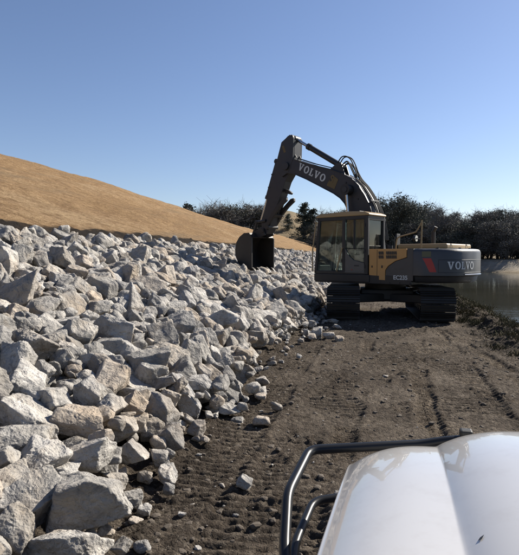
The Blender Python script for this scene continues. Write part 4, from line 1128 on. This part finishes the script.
def build_utv():
    # bonnet skin: rows along the length, columns across
    ls = np.concatenate([np.linspace(-1.45, -0.25, 24), np.linspace(-0.22, 0.0, 12), np.linspace(0.008, 0.075, 8)])
    def half_w(l): return 0.69 - 0.03 * sstep(-1.1, 0.0, l) - 0.16 * max(0.0, (l + 0.16) / 0.235) ** 2.2
    def prof(u, l):
        """u: 0 centre .. 1 outer top edge .. 1.35 down the side; returns (w, z)"""
        hw = half_w(l); cr = 0.345                             # crease between the bulge and the side panel
        zs = 1.088 - 0.010 * (l + 0.85) - 0.045 * max(0.0, (l + 0.5) / 0.5) ** 2
        zc = zs + 0.070
        drop = 0.075 * max(0.0, (l + 0.13) / 0.205) ** 2.4
        shoulder = 0.080
        if u <= 1.0:
            w = u * hw
            if w < cr:
                q = w / cr
                z = zs - 0.008 + (zc - zs + 0.012) * (1 - q ** 2.6) ** 0.9
            else:
                q = (w - cr) / max(hw - cr, 0.02)
                z = zs - 0.008 - 0.010 * q - shoulder * q ** 3.0
            return w, z - drop
        q = (u - 1.0) / 0.35
        w0, z0 = hw, zs - 0.018 - shoulder - drop
        a = min(q * math.pi / 2 * 1.6, math.pi / 2)
        return w0 + 0.030 * math.sin(a) + 0.020 * q, z0 - 0.07 * (1 - math.cos(a)) - 0.42 * max(0, q - 0.12)
    us = np.concatenate([np.linspace(0, 0.5, 14), np.linspace(0.51, 0.60, 14), np.linspace(0.62, 1.0, 16), np.linspace(1.02, 1.14, 8), np.linspace(1.17, 1.35, 6)])
    us = np.concatenate([-us[::-1], us[1:]])
    vs = []
    for l in ls:
        for u in us:
            w, z = prof(abs(u), l); vs.append(V2(math.copysign(w, u), l, z))
    m = len(us)
    last = (len(ls) - 1) * m
    # nose: roll the front edge down
    for k, (dl, dz) in enumerate(((0.03, 0.05), (0.045, 0.12), (0.04, 0.24), (0.02, 0.38))):
        for j, u in enumerate(us):
            p = vs[last + j]; zz = max(0.50, p[2] - dz) if abs(u) <= 1.02 else max(0.5, p[2] - dz * 0.4)
            vs.append(Vector((p[0], p[1], 0)) + VF * dl + Vector((0, 0, zz)))
    nr = len(ls) + 4
    fs = [(i * m + j, i * m + j + 1, (i + 1) * m + j + 1, (i + 1) * m + j) for i in range(nr - 1) for j in range(m - 1)]
    mb = MB(); mb.add(vs, fs)
    me = bpy.data.meshes.new('bonnet'); me.from_pydata([tuple(v) for v in vs], [], fs); me.update()
    for p in me.polygons: p.use_smooth = True
    o = link('bonnet', me, M_hood, UTV)
    s = o.modifiers.new('sub', 'SUBSURF'); s.levels = 1; s.render_levels = 1
    c = MB(); q = []
    for w, l in ((-0.318, -0.872), (-0.310, -0.872), (-0.302, -0.856), (-0.312, -0.862)): q.append(V2(w, l, prof(abs(w) / half_w(l), l)[1] + 0.002))
    c.add(q, [(0, 1, 2, 3)]); c.build('paint_chip', M_black, o)
    # cowl, dash and lower body so that the bonnet is not an empty shell
    b = MB(); b.box(V2(0, -1.62, 0.86), (1.36, 0.34, 0.46), Matrix.Rotation(-VH, 3, 'Z')); b.build('cowl', M_black, UTV, 0.05, smooth=True)
    b = MB(); b.box(V2(0, -0.72, 0.55), (0.86, 1.4, 0.34), Matrix.Rotation(-VH, 3, 'Z')); b.build('chassis', M_black, UTV, 0.03)
    b = MB(); b.box(V2(0, 0.07, 0.55), (0.80, 0.10, 0.30), Matrix.Rotation(-VH, 3, 'Z')); g = b.build('grille', M_black, UTV, 0.02)
    for sgn in (-1, 1):
        b = MB(); b.cyl(V2(sgn * 0.36, 0.085, 0.72), V2(sgn * 0.36, 0.16, 0.72), 0.08, 20); b.build('headlight', M_lamp, UTV, smooth=True)
        b = MB(); c0 = V2(sgn * 0.56, -0.42, 0.31); a = VR * 0.12
        n = 28; rows = ((-0.12, 0.20), (-0.12, 0.27), (-0.09, 0.305), (0.09, 0.305), (0.12, 0.27), (0.12, 0.20))
        vv, ff = [], []
        for k in range(n):
            q = 2 * math.pi * k / n; d = VF * math.cos(q) + Vector((0, 0, 1)) * math.sin(q)
            for wq, rq in rows: vv.append(c0 + VR * wq + d * (rq + (0.012 if (k % 2 and rq > 0.3) else 0)))
        for k in range(n):
            for j in range(len(rows)):
                p, q = k * 6 + j, ((k + 1) % n) * 6 + j; p2, q2 = k * 6 + (j + 1) % 6, ((k + 1) % n) * 6 + (j + 1) % 6
                ff.append((p, q, q2, p2))
        b.add(vv, ff); w = b.build('wheel', M_tyre, UTV)
        b = MB(); b.cyl(c0 - VR * 0.09, c0 + VR * 0.09, 0.20, 20); b.build('rim', M_steel, w, smooth=True)
    # tube guard (world points, metres)
    off = VC - VF * 0.6
    def tube(pts, r, name, parent=UTV, n=14): q = MB(); q.tube([Vector(p) - off for p in pts], r, n); return q.build(name, M_guard, parent, smooth=True)
    def bend(pts, rad=0.05, k=5):
        out = [Vector(pts[0])]
        for a, b, c in zip(pts, pts[1:], pts[2:]):
            a, b, c = Vector(a), Vector(b), Vector(c); p = b + (a - b).normalized() * rad; q = b + (c - b).normalized() * rad
            for i in range(k + 1):
                t = i / k; out.append(p.lerp(b, t).lerp(b.lerp(q, t), t))
        out.append(Vector(pts[-1])); return out
    def mir(p):     # mirror a world point about the vehicle's centre line
        d = Vector(p) - VC; return Vector(p) - VR * (2 * d.dot(VR))
    A = [(0.11, 1.25, 0.62), (0.082, 1.70, 0.795), (0.102, 1.90, 0.89), (0.207, 2.17, 0.952), (0.69, 2.20, 0.965), (0.80, 2.19, 0.985), (0.90, 2.165, 0.995)]
    L = bend(A, 0.045)
    Rt = [mir(p) for p in L][::-1]
    guard = tube(L + Rt, 0.0195, 'front_guard')
    B = [(0.085, 1.55, 0.60), (0.13, 1.92, 0.69), (0.223, 2.17, 0.735), (0.55, 2.24, 0.75), (0.90, 2.17, 0.75)]
    L2 = bend(B, 0.05); tube(L2 + [mir(p) for p in L2][::-1], 0.0175, 'lower_bar', guard)
    for p0, p1 in (((0.66, 2.20, 0.96), (0.66, 2.225, 0.745)),):
        tube([p0, p1], 0.016, 'upright', guard); tube([mir(p0), mir(p1)], 0.016, 'upright', guard)
    for pt in ((0.862, 2.185, 1.035),):
        for q in (Vector(pt), mir(pt)):
            b = MB(); b.box(q - off - Vector((0, 0, 0.028)), (0.05, 0.05, 0.05), Matrix.Rotation(-VH, 3, 'Z')); b.build('rubber_stop', M_rubber, guard, 0.008)
    b = MB(); b.box(V2(0, 0.17, 0.62), (0.5, 0.02, 0.24), Matrix.Rotation(-VH, 3, 'Z')); b.build('skid_plate', M_guard, guard, 0.006)
build_utv()

# ------------------------------------------------------------------ trees
M_oak = mat_leaf('dark_oak_foliage', (0.051, 0.056, 0.047), (0.111, 0.114, 0.092))
M_brown = mat_leaf('brown_winter_foliage', (0.085, 0.078, 0.072), (0.159, 0.150, 0.133))
M_cedar = mat_leaf('cedar_foliage', (0.033, 0.041, 0.033), (0.070, 0.082, 0.063))
M_twig = mat_leaf('bare_twigs', (0.088, 0.086, 0.085), (0.155, 0.151, 0.147))

def seg_mesh(segs, sides=4):
    """tapered limbs: list of (p0, p1, r0, r1)"""
    P0 = np.array([s[0] for s in segs]); P1 = np.array([s[1] for s in segs]); r0 = np.array([s[2] for s in segs]); r1 = np.array([s[3] for s in segs])
    d = P1 - P0; d /= np.linalg.norm(d, axis=1)[:, None] + 1e-9
    up = np.where(np.abs(d[:, 2:3]) < 0.9, np.array([[0, 0, 1.0]]), np.array([[1.0, 0, 0]]))
    a = np.cross(d, up); a /= np.linalg.norm(a, axis=1)[:, None]; b = np.cross(d, a)
    n = len(segs); v = np.zeros((n, 2 * sides, 3))
    for k in range(sides):
        q = 2 * math.pi * k / sides; e = a * math.cos(q) + b * math.sin(q)
        v[:, k] = P0 + e * r0[:, None]; v[:, sides + k] = P1 + e * r1[:, None]
    base = (np.arange(n) * 2 * sides)[:, None]
    f = np.concatenate([base + np.array([[k, (k + 1) % sides, sides + (k + 1) % sides, sides + k]]) for k in range(sides)])
    return v.reshape(-1, 3), f

def leaf_cards(C, size, g, up=0.0):
    """one small randomly turned quad at each centre"""
    n = len(C); a = g.normal(size=(n, 3)); a /= np.linalg.norm(a, axis=1)[:, None]
    b = np.cross(a, g.normal(size=(n, 3))); b /= np.linalg.norm(b, axis=1)[:, None]
    s = (size * g.uniform(0.6, 1.4, n))[:, None]
    v = np.stack([C - a * s - b * s * 0.15, C - a * s * 0.1 - b * s * 0.6, C + a * s, C + a * s * 0.05 + b * s * 0.6], 1)
    f = (np.arange(n) * 4)[:, None] + np.array([[0, 1, 2, 3]])
    return v.reshape(-1, 3), f

def grow(g, base, d, length, r, depth, segs, tips, spread=0.55, droop=0.0, kids=(2, 4)):
    p = np.array(base, float); d = np.array(d, float); n = 3
    for k in range(n):
        d = d + g.normal(size=3) * 0.14 + np.array([0, 0, 0.05 - droop]); d /= np.linalg.norm(d)
        q = p + d * length / n; ra = r * (1 - 0.28 * k / n); rb = r * (1 - 0.28 * (k + 1) / n)
        segs.append((p.copy(), q.copy(), ra, rb)); p = q
        if depth > 0 and k > 0 and g.random() < 0.75:
            e = d + g.normal(size=3) * spread; e /= np.linalg.norm(e)
            grow(g, p, e, length * g.uniform(0.5, 0.75), r * 0.5, depth - 1, segs, tips, spread, droop, kids)
    if depth <= 0: tips.append(p); return
    for _ in range(g.integers(*kids)):
        e = d + g.normal(size=3) * spread; e /= np.linalg.norm(e)
        grow(g, p, e, length * g.uniform(0.6, 0.85), r * 0.62, depth - 1, segs, tips, spread, droop, kids)

def norm_h(arrs):
    z = max(a[:, 2].max() for a in arrs if len(a)); return [a / z for a in arrs]

def bare_tree(seed):
    g = np.random.default_rng(seed); segs, tips = [], []
    grow(g, (0, 0, 0), (0.05, 0, 1), 2.2, 0.16, 4, segs, tips, 0.62)
    if len(segs) > 5200: segs = segs[:5200]
    thick = [s for s in segs if s[2] > 0.045]; thin = [s for s in segs if s[2] <= 0.045]
    thin = [(a, b, max(r0, 0.014), max(r1, 0.010)) for a, b, r0, r1 in thin]
    extra = []
    for tp in tips:
        for _ in range(4):
            e = g.normal(size=3) * 0.32 + np.array([0, 0, 0.12]); extra.append((tp, tp + e, 0.011, 0.006))
    v1, f1 = seg_mesh(thick, 5); v2, f2 = seg_mesh(thin + extra, 3)
    v1, v2 = norm_h([v1, v2]) if v1[:, 2].max() > v2[:, 2].max() else [q / v2[:, 2].max() for q in (v1, v2)]
    return (v1, f1), (v2, f2), M_twig

def leafy_tree(seed, n=8500, low=0.10, mat=None, width=0.46):
    g = np.random.default_rng(seed); segs, tips = [], []
    for _ in range(3):
        grow(g, (g.normal() * 0.02, g.normal() * 0.02, 0), (g.normal() * 0.25, g.normal() * 0.25, 1), 0.30, 0.022, 2, segs, tips, 0.6)
    C = []
    m = 46
    cen = np.stack([g.normal(size=m) * width * 0.5, g.normal(size=m) * width * 0.5, g.uniform(low, 0.93, m)], 1)
    env = np.sqrt(np.clip(1 - ((cen[:, 2] - 0.48) / 0.56) ** 2, 0.03, 1)) * width
    rr = np.linalg.norm(cen[:, :2], axis=1); k = np.where(rr > env, env / rr, 1); cen[:, :2] *= k[:, None]
    rad = g.uniform(0.06, 0.15, m)
    w = rad ** 2; w /= w.sum(); idx = g.choice(m, n, p=w)
    o = g.normal(size=(n, 3)); o /= np.linalg.norm(o, axis=1)[:, None]; o *= (g.random(n) ** 0.45)[:, None]
    C = cen[idx] + o * rad[idx][:, None] * np.array([1.15, 1.15, 0.8])
    C = C[C[:, 2] > 0.01]
    v2, f2 = leaf_cards(C, 0.0120, g); v1, f1 = seg_mesh(segs, 5)
    tw = []
    for c0 in cen:                                            # twigs that stick out of the crown
        for _ in range(9):
            e = g.normal(size=3); e[2] = abs(e[2]); e /= np.linalg.norm(e); q = c0 + e * g.uniform(0.08, 0.15); tw.append((c0, q, 0.0020, 0.0011))
            for _k in range(2): tw.append((q, q + (e + g.normal(size=3) * 0.5) * 0.04, 0.0011, 0.0006))
    v3, f3 = seg_mesh(tw, 4)
    f2 = np.concatenate([f2, f3 + len(v2)]); v2 = np.concatenate([v2, v3])
    z = np.quantile(v2[:, 2], 0.998)
    return (v1 / z * 0.9, f1), (v2 / z, f2), mat or M_oak

def cedar_tree(seed, n=4200):
    g = np.random.default_rng(seed); C = []
    for _ in range(70):
        z = g.uniform(0.05, 0.97); a = g.uniform(0, 6.28); rmax = 0.34 * (1 - z) ** 0.75 * g.uniform(0.6, 1.15) + 0.02
        k = n // 70; q = g.random(k) ** 0.7
        C.append(np.stack([math.cos(a) * rmax * q + g.normal(size=k) * 0.028, math.sin(a) * rmax * q + g.normal(size=k) * 0.028, z + q * 0.03 + g.normal(size=k) * 0.022], 1))
    C = np.concatenate(C); v2, f2 = leaf_cards(C, 0.018, g)
    v1, f1 = seg_mesh([(np.array([0, 0, 0.]), np.array([0, 0, 0.9]), 0.03, 0.006)], 6)
    z = np.quantile(v2[:, 2], 0.998)
    return (v1, f1), (v2 / z, f2), M_cedar

TREE = {}
def make_var(key, res):
    (v1, f1), (v2, f2), m = res
    a = mesh_np('trunk', v1, f1, True); a.materials.append(M_bark)
    b = mesh_np('crown', v2, f2, False); b.materials.append(m)
    TREE.setdefault(key, []).append((a, b))
for k in range(4): make_var('bare', bare_tree(40 + k))
for k in range(5): make_var('oak', leafy_tree(60 + k, width=0.50))
for k in range(4): make_var('brown', leafy_tree(80 + k, n=6500, mat=M_brown, width=0.46))
for k in range(2): make_var('cedar', cedar_tree(95 + k))
tree_count = {}
def plant(kind, x, y, h, wide, label, group=None, name=None, sink=0.15):
    z = float(far_z(np.array([x]), np.array([y]))[0][0])
    i = tree_count.get(kind, 0); tree_count[kind] = i + 1
    a, b = TREE[kind][i % len(TREE[kind])]
    o = empty(name or {'bare': 'bare_tree', 'oak': 'oak_tree', 'brown': 'brown_tree', 'cedar': 'cedar_tree'}[kind], (x, y, z - sink), label, 'tree', group)
    o.scale = (h * wide, h * wide, h); o.rotation_euler.z = random.uniform(0, 6.28)
    link('trunk', a, None, o); link('crown', b, None, o)
    return o
def plant_px(kind, px, ytop, d, wide=1.0, label=None, group=None):
    x = (px - 259.5) / 530 * d; zt = CAM_H + (257 - ytop) / 530 * d
    z = float(far_z(np.array([x]), np.array([d]))[0][0])
    return plant(kind, x, d, max(3.0, zt - z + 0.15), wide, label, group)

# recognisable ones first
plant_px('oak', 397, 193, 121, 0.95, 'tall dark round-topped oak, highest tree right of the boom', None)
plant_px('oak', 383, 198, 123, 0.85, 'dark oak crown showing just right of the boom, above the cab roof', None)
plant_px('oak', 411, 200, 119, 0.8, 'dark oak right of the highest tree, above the hand rail', None)
plant_px('bare', 428, 201, 112, 0.9, 'bare twiggy tree above the left end of the counterweight', None)
plant_px('bare', 444, 203, 110, 0.9, 'bare twiggy tree above the counterweight lettering', None)
plant_px('bare', 483, 205, 108, 0.8, 'slim bare tree standing up just right of the counterweight', None)
plant_px('brown', 500, 209, 104, 1.0, 'brown bushy tree on the far shore near the right picture edge', None)
plant_px('oak', 516, 206, 106, 1.0, 'dark broad tree at the right picture edge on the far shore', None)
plant_px('brown', 466, 209, 106, 1.0, 'brown bushy tree behind the right end of the counterweight', None)
plant_px('cedar', 304, 203, 262, 1.35, 'pointed dark cedar on the hill between stick and cab', None)
plant_px('cedar', 313, 209, 258, 1.6, 'shorter dark cedar next to the pointed cedar, left of the cab', None)
plant_px('bare', 326, 207, 256, 1.1, 'bare tree on the hill just above the front of the cab roof', None)
plant_px('cedar', 288, 214, 275, 1.5, 'small dark cedar on the hill close behind the thumb', None)
plant_px('bare', 240, 196, 285, 1.35, 'broad bare tree above the dam crest, nearest the stick', None)
plant_px('bare', 212, 199, 280, 1.3, 'bare tree above the dam crest, left of the broad bare one', None)
plant_px('bare', 202, 202, 284, 1.2, 'bare tree above the dam crest, between the leftmost shrub and its bare neighbour', None)
plant_px('cedar', 188, 204, 282, 1.0, 'leftmost small dark tree peeping over the dam crest', None)
ORD = ['leftmost', 'second', 'third', 'fourth', 'fifth', 'sixth', 'seventh', 'eighth', 'ninth', 'tenth', 'eleventh', 'twelfth']
def plant_row(items, look, where, group):
    """items: (kind, picture x, picture y of the top, distance, width, place); labels count from the left within one look and place"""
    seen = {}
    for kind, px, yt, d, wide, place in sorted(items, key=lambda q: q[1]):
        i = seen.get((kind, place), 0); seen[(kind, place)] = i + 1
        n = sum(1 for q in items if q[0] == kind and q[5] == place)
        lead = '' if n == 1 else (ORD[i] + (' ' if i == 0 else ' from left of the '))
        plant_px(kind, px, yt, d, wide, (lead + (look[kind] if n == 1 or i == 0 else (look[kind] + ('es' if look[kind].endswith('sh') else 's'))) + ' ' + (place or where)), group)
plant_row([(k, px, yt, d, 1.25, '') for px, yt, d, k in ((222, 208, 288, 'brown'), (231, 202, 290, 'brown'), (250, 200, 287, 'bare'), (257, 204, 282, 'brown'), (246, 205, 280, 'oak'), (237, 205, 278, 'brown'), (208, 206, 276, 'brown'), (197, 207, 279, 'brown'), (264, 208, 280, 'bare'), (270, 211, 284, 'brown'))],
          {'bare': 'small bare grey tree', 'brown': 'brown bushy tree', 'oak': 'dark evergreen tree'}, 'in the clump above the dam crest', 'trees above the dam crest')
prof_x = [330, 350, 370, 385, 398, 410, 420, 430, 445, 455, 465, 480, 490, 500, 519, 560, 640]
prof_y = [210, 208, 206, 201, 200, 204, 209, 208, 209, 213, 212, 213, 211, 213, 211, 209, 207]
def shore_y(px):
    for d in np.arange(85, 320, 0.5):
        x = (px - 259.5) / 530 * d
        if d > 92 + max(0, min(44 - x, 60)) ** 1.5 * 0.62 - 12 * float(sstep(44, 140, x)) + 3 * math.sin(x * 0.11) + 8.5: return d
    return 320
px = 332.0; i = 0; wood = []
while px < 660:
    d0 = shore_y(px)
    for row in range(2):
        kind = ('oak', 'brown', 'bare', 'brown', 'oak', 'brown')[(i * 2 + row + (i // 3)) % 6]
        if row == 0 and kind == 'bare': kind = 'brown'
        q = px + random.uniform(-4, 4); d = d0 + 1.0 + row * 9 + random.uniform(0, 4)
        yt = float(np.interp(q, prof_x, prof_y)) + (9, 0)[row] + random.uniform(-3, 5)
        zone = 'behind boom and cab' if q < 385 else 'behind the hand rail' if q < 428 else 'behind the counterweight' if q < 482 else 'right of the counterweight' if q < 522 else 'at far right'
        wood.append((kind, q, yt, d, (1.3, 1.15)[row], ('at the far waterline ', 'in the far wood ')[row] + zone))
    px += 10.5 if px < 530 else 19; i += 1
plant_row(wood, {'bare': 'bare grey tree', 'brown': 'brown bushy tree', 'oak': 'dark evergreen tree'}, '', 'trees in the wood along the far shore')
# brush on the shaded side of the hill
plant_row([(random.choice(('oak', 'brown')), random.uniform(314, 345), 226 + random.uniform(-4, 8), random.uniform(215, 290), 1.3, '') for k in range(8)],
          {'oak': 'low dark bush', 'brown': 'low brown bush'}, 'in the gully behind the cab', 'bushes in the gully behind the cab')

# ------------------------------------------------------------------ loose stones, clods, weeds on the bench
def bench_z(s, t): return float(bench(np.array([s]), np.array([t]))[0][0])
def loose(px, py, w, h, seed, label, tilt=0.0):
    a = (px - 259.5) / 530; b = -(py - 277.5) / 530; d = CAM_H / -(-SP + b * CP) ; x, y = a * d, (CP + b * SP) * d
    s, t = xy2st(x, y); z = bench_z(s, t); dd = y
    ra, rc = w / 2 / 530 * dd, h / 2 / 530 * dd
    me = mesh_np('loose_rock', *rock_shape(seed, 4)); me.materials.append(M_rock)
    o = link('loose_rock', me); o.location = (x, y + ra * 0.5, z + rc * 0.6); o.scale = (ra, (ra + rc) / 2, rc); o.rotation_euler = (0.1, R(tilt), 0.0)
    tag(o, label, 'rock', 'loose rocks on the dirt')
loose(317, 337, 13, 17, 701, 'pale upright rock on the dirt in front of the left track', 10)
loose(307, 335, 9, 9, 702, 'small grey rock just left of the pale upright rock', 20)
loose(329, 338, 12, 8, 703, 'flat pale rock right of the pale upright rock', -5)
loose(340, 340, 10, 6, 704, 'small flat rock in the shadow below the left track', 0)
loose(245, 488, 17, 15, 705, 'brown clod-like rock on the dirt between stones and front guard', 25)
loose(143, 515, 14, 14, 706, 'pale angular rock at the stone toe beside the track prints', 15)
loose(135, 522, 14, 8, 707, 'flat tan rock at the foot of the pale angular rock', -8)
loose(182, 515, 9, 6, 708, 'small whitish stone lying in the track prints', 0)
loose(299, 476, 9, 7, 709, 'small whitish stone seen through the front guard', 0)
loose(386, 378, 6, 3, 710, 'tiny white stone in the middle of the bench', 0)
loose(237, 420, 16, 6, 711, 'flat pale slab at the stone toe', -10)

def scatter_small(name, n, rmin, rmax, material, label, cat, seed, weight, smin=0.8, smax=34):
    g = np.random.default_rng(seed); v0 = [rock_shape(seed * 10 + k, 1, 0.8) for k in range(14)]; v1 = [rock_shape(seed * 10 + 40 + k, 2, 1.2) for k in range(14)]
    s = smin + (smax - smin) * g.random(n) ** 2.2; t = g.uniform(-5.0, 0.5, n)
    z, lo = bench(s, t)
    keep = g.random(n) < weight(s, t, lo); s, t, z = s[keep], t[keep], z[keep]
    x, y = st2xy(s, t); r = rmin + (rmax - rmin) * g.random(len(s)) ** 6
    vs, fs, m = [], [], 0
    for i in range(len(s)):
        v, f = (v1 if r[i] > 0.020 and s[i] < 9 else v0)[i % 14]; a = g.uniform(0, 6.28); ca, sa = math.cos(a), math.sin(a)
        q = v * np.array([1.25, 0.95, 0.7]) * r[i]
        vs.append(np.stack([q[:, 0] * ca - q[:, 1] * sa + x[i], q[:, 0] * sa + q[:, 1] * ca + y[i], q[:, 2] + z[i] + r[i] * 0.02], 1)); fs.append(f + m); m += len(v)
    me = mesh_np(name, np.concatenate(vs), np.concatenate(fs), False)
    return tag(link(name, me, material), label, cat, kind='stuff')
M_clod = paint('soil_clod', (0.071, 0.057, 0.043), 0.95, 0.6, (0.124, 0.102, 0.081), scale=3)
scatter_small('soil_clods', 15000, 0.005, 0.034, M_clod, 'brown soil clods strewn over the dirt bench', 'clods', 31, lambda s, t, lo: 0.15 + 0.85 * lo)
scatter_small('gravel', 2600, 0.006, 0.026, M_rock, 'small pale gravel strewn over the dirt bench', 'gravel', 32, lambda s, t, lo: 0.25 + 0.6 * sstep(-2.0, 0.2, t))

def weeds():
    g = np.random.default_rng(77); B, D = [], []
    for _ in range(230):
        s = g.uniform(7, 36); t = -4.85 + g.normal() * 0.40
        z = bench_z(s, t); n = g.integers(40, 120); rad = g.uniform(0.06, 0.20)
        o = g.normal(size=(n, 3)) * np.array([rad, rad, 0]); x, y = st2xy(s, t); B.append(np.array([x, y, z - 0.01]) + o)
        d = g.normal(size=(n, 3)) * 0.55; d[:, 2] = 1; D.append(d / np.linalg.norm(d, axis=1)[:, None] * g.uniform(0.05, 0.20, n)[:, None])
    B = np.concatenate(B); D = np.concatenate(D); n = len(B)
    a = np.cross(D, g.normal(size=(n, 3))); a /= np.linalg.norm(a, axis=1)[:, None]; w = g.uniform(0.004, 0.010, n)[:, None]
    v = np.stack([B - a * w, B + a * w, B + D * 0.6 + a * w * 0.8 + np.array([0, 0, 0.01]), B + D + a * w * 0.1 - np.array([0, 0, 0.02])], 1).reshape(-1, 3)
    f = (np.arange(n) * 4)[:, None] + np.array([[0, 1, 2, 3]])
    me = mesh_np('weeds', v, f, False)
    tag(link('weeds', me, mat_leaf('grey_green_weeds', (0.045, 0.048, 0.022), (0.15, 0.12, 0.065))), 'low dry grey-green weeds on the spoil berm by the water', 'weeds', kind='stuff')
weeds()

def ribbon(px, py, col, label):
    hit = bed_hit(px, py, 0.22); s, t, d, z = hit; x, y = st2xy(s, t)
    m = MB(); pts = [(0, 0, 0), (0.10, 0.02, 0.03), (0.19, -0.01, 0.01), (0.27, 0.03, -0.03)]
    q = curve_pts(pts, 4); n = len(q)
    vs = [p + Vector((0, e, 0.012 * math.sin(i))) for i, p in enumerate(q) for e in (-0.018, 0.018)] + [p + Vector((0, e, 0.012 * math.sin(i) + 0.004)) for i, p in enumerate(q) for e in (-0.018, 0.018)]
    fs = [(2*i, 2*i+1, 2*i+3, 2*i+2) for i in range(n - 1)] + [(2*n + 2*i, 2*n + 2*i+2, 2*n + 2*i+3, 2*n + 2*i+1) for i in range(n - 1)]
    m.add([v + Vector((x, y, z)) for v in vs], fs)
    tag(m.build('marking_ribbon', flat('ribbon_' + col[0], col[1], 0.5)), label, 'ribbon')
ribbon(65, 241, ('pink', (0.75, 0.12, 0.16)), 'pink marking ribbon lying on the upper stones at the left')
ribbon(121, 246, ('red', (0.65, 0.10, 0.12)), 'red marking ribbon on the upper stones beside the green one')
ribbon(134, 247, ('green', (0.10, 0.50, 0.22)), 'green marking ribbon lying on the upper stones')
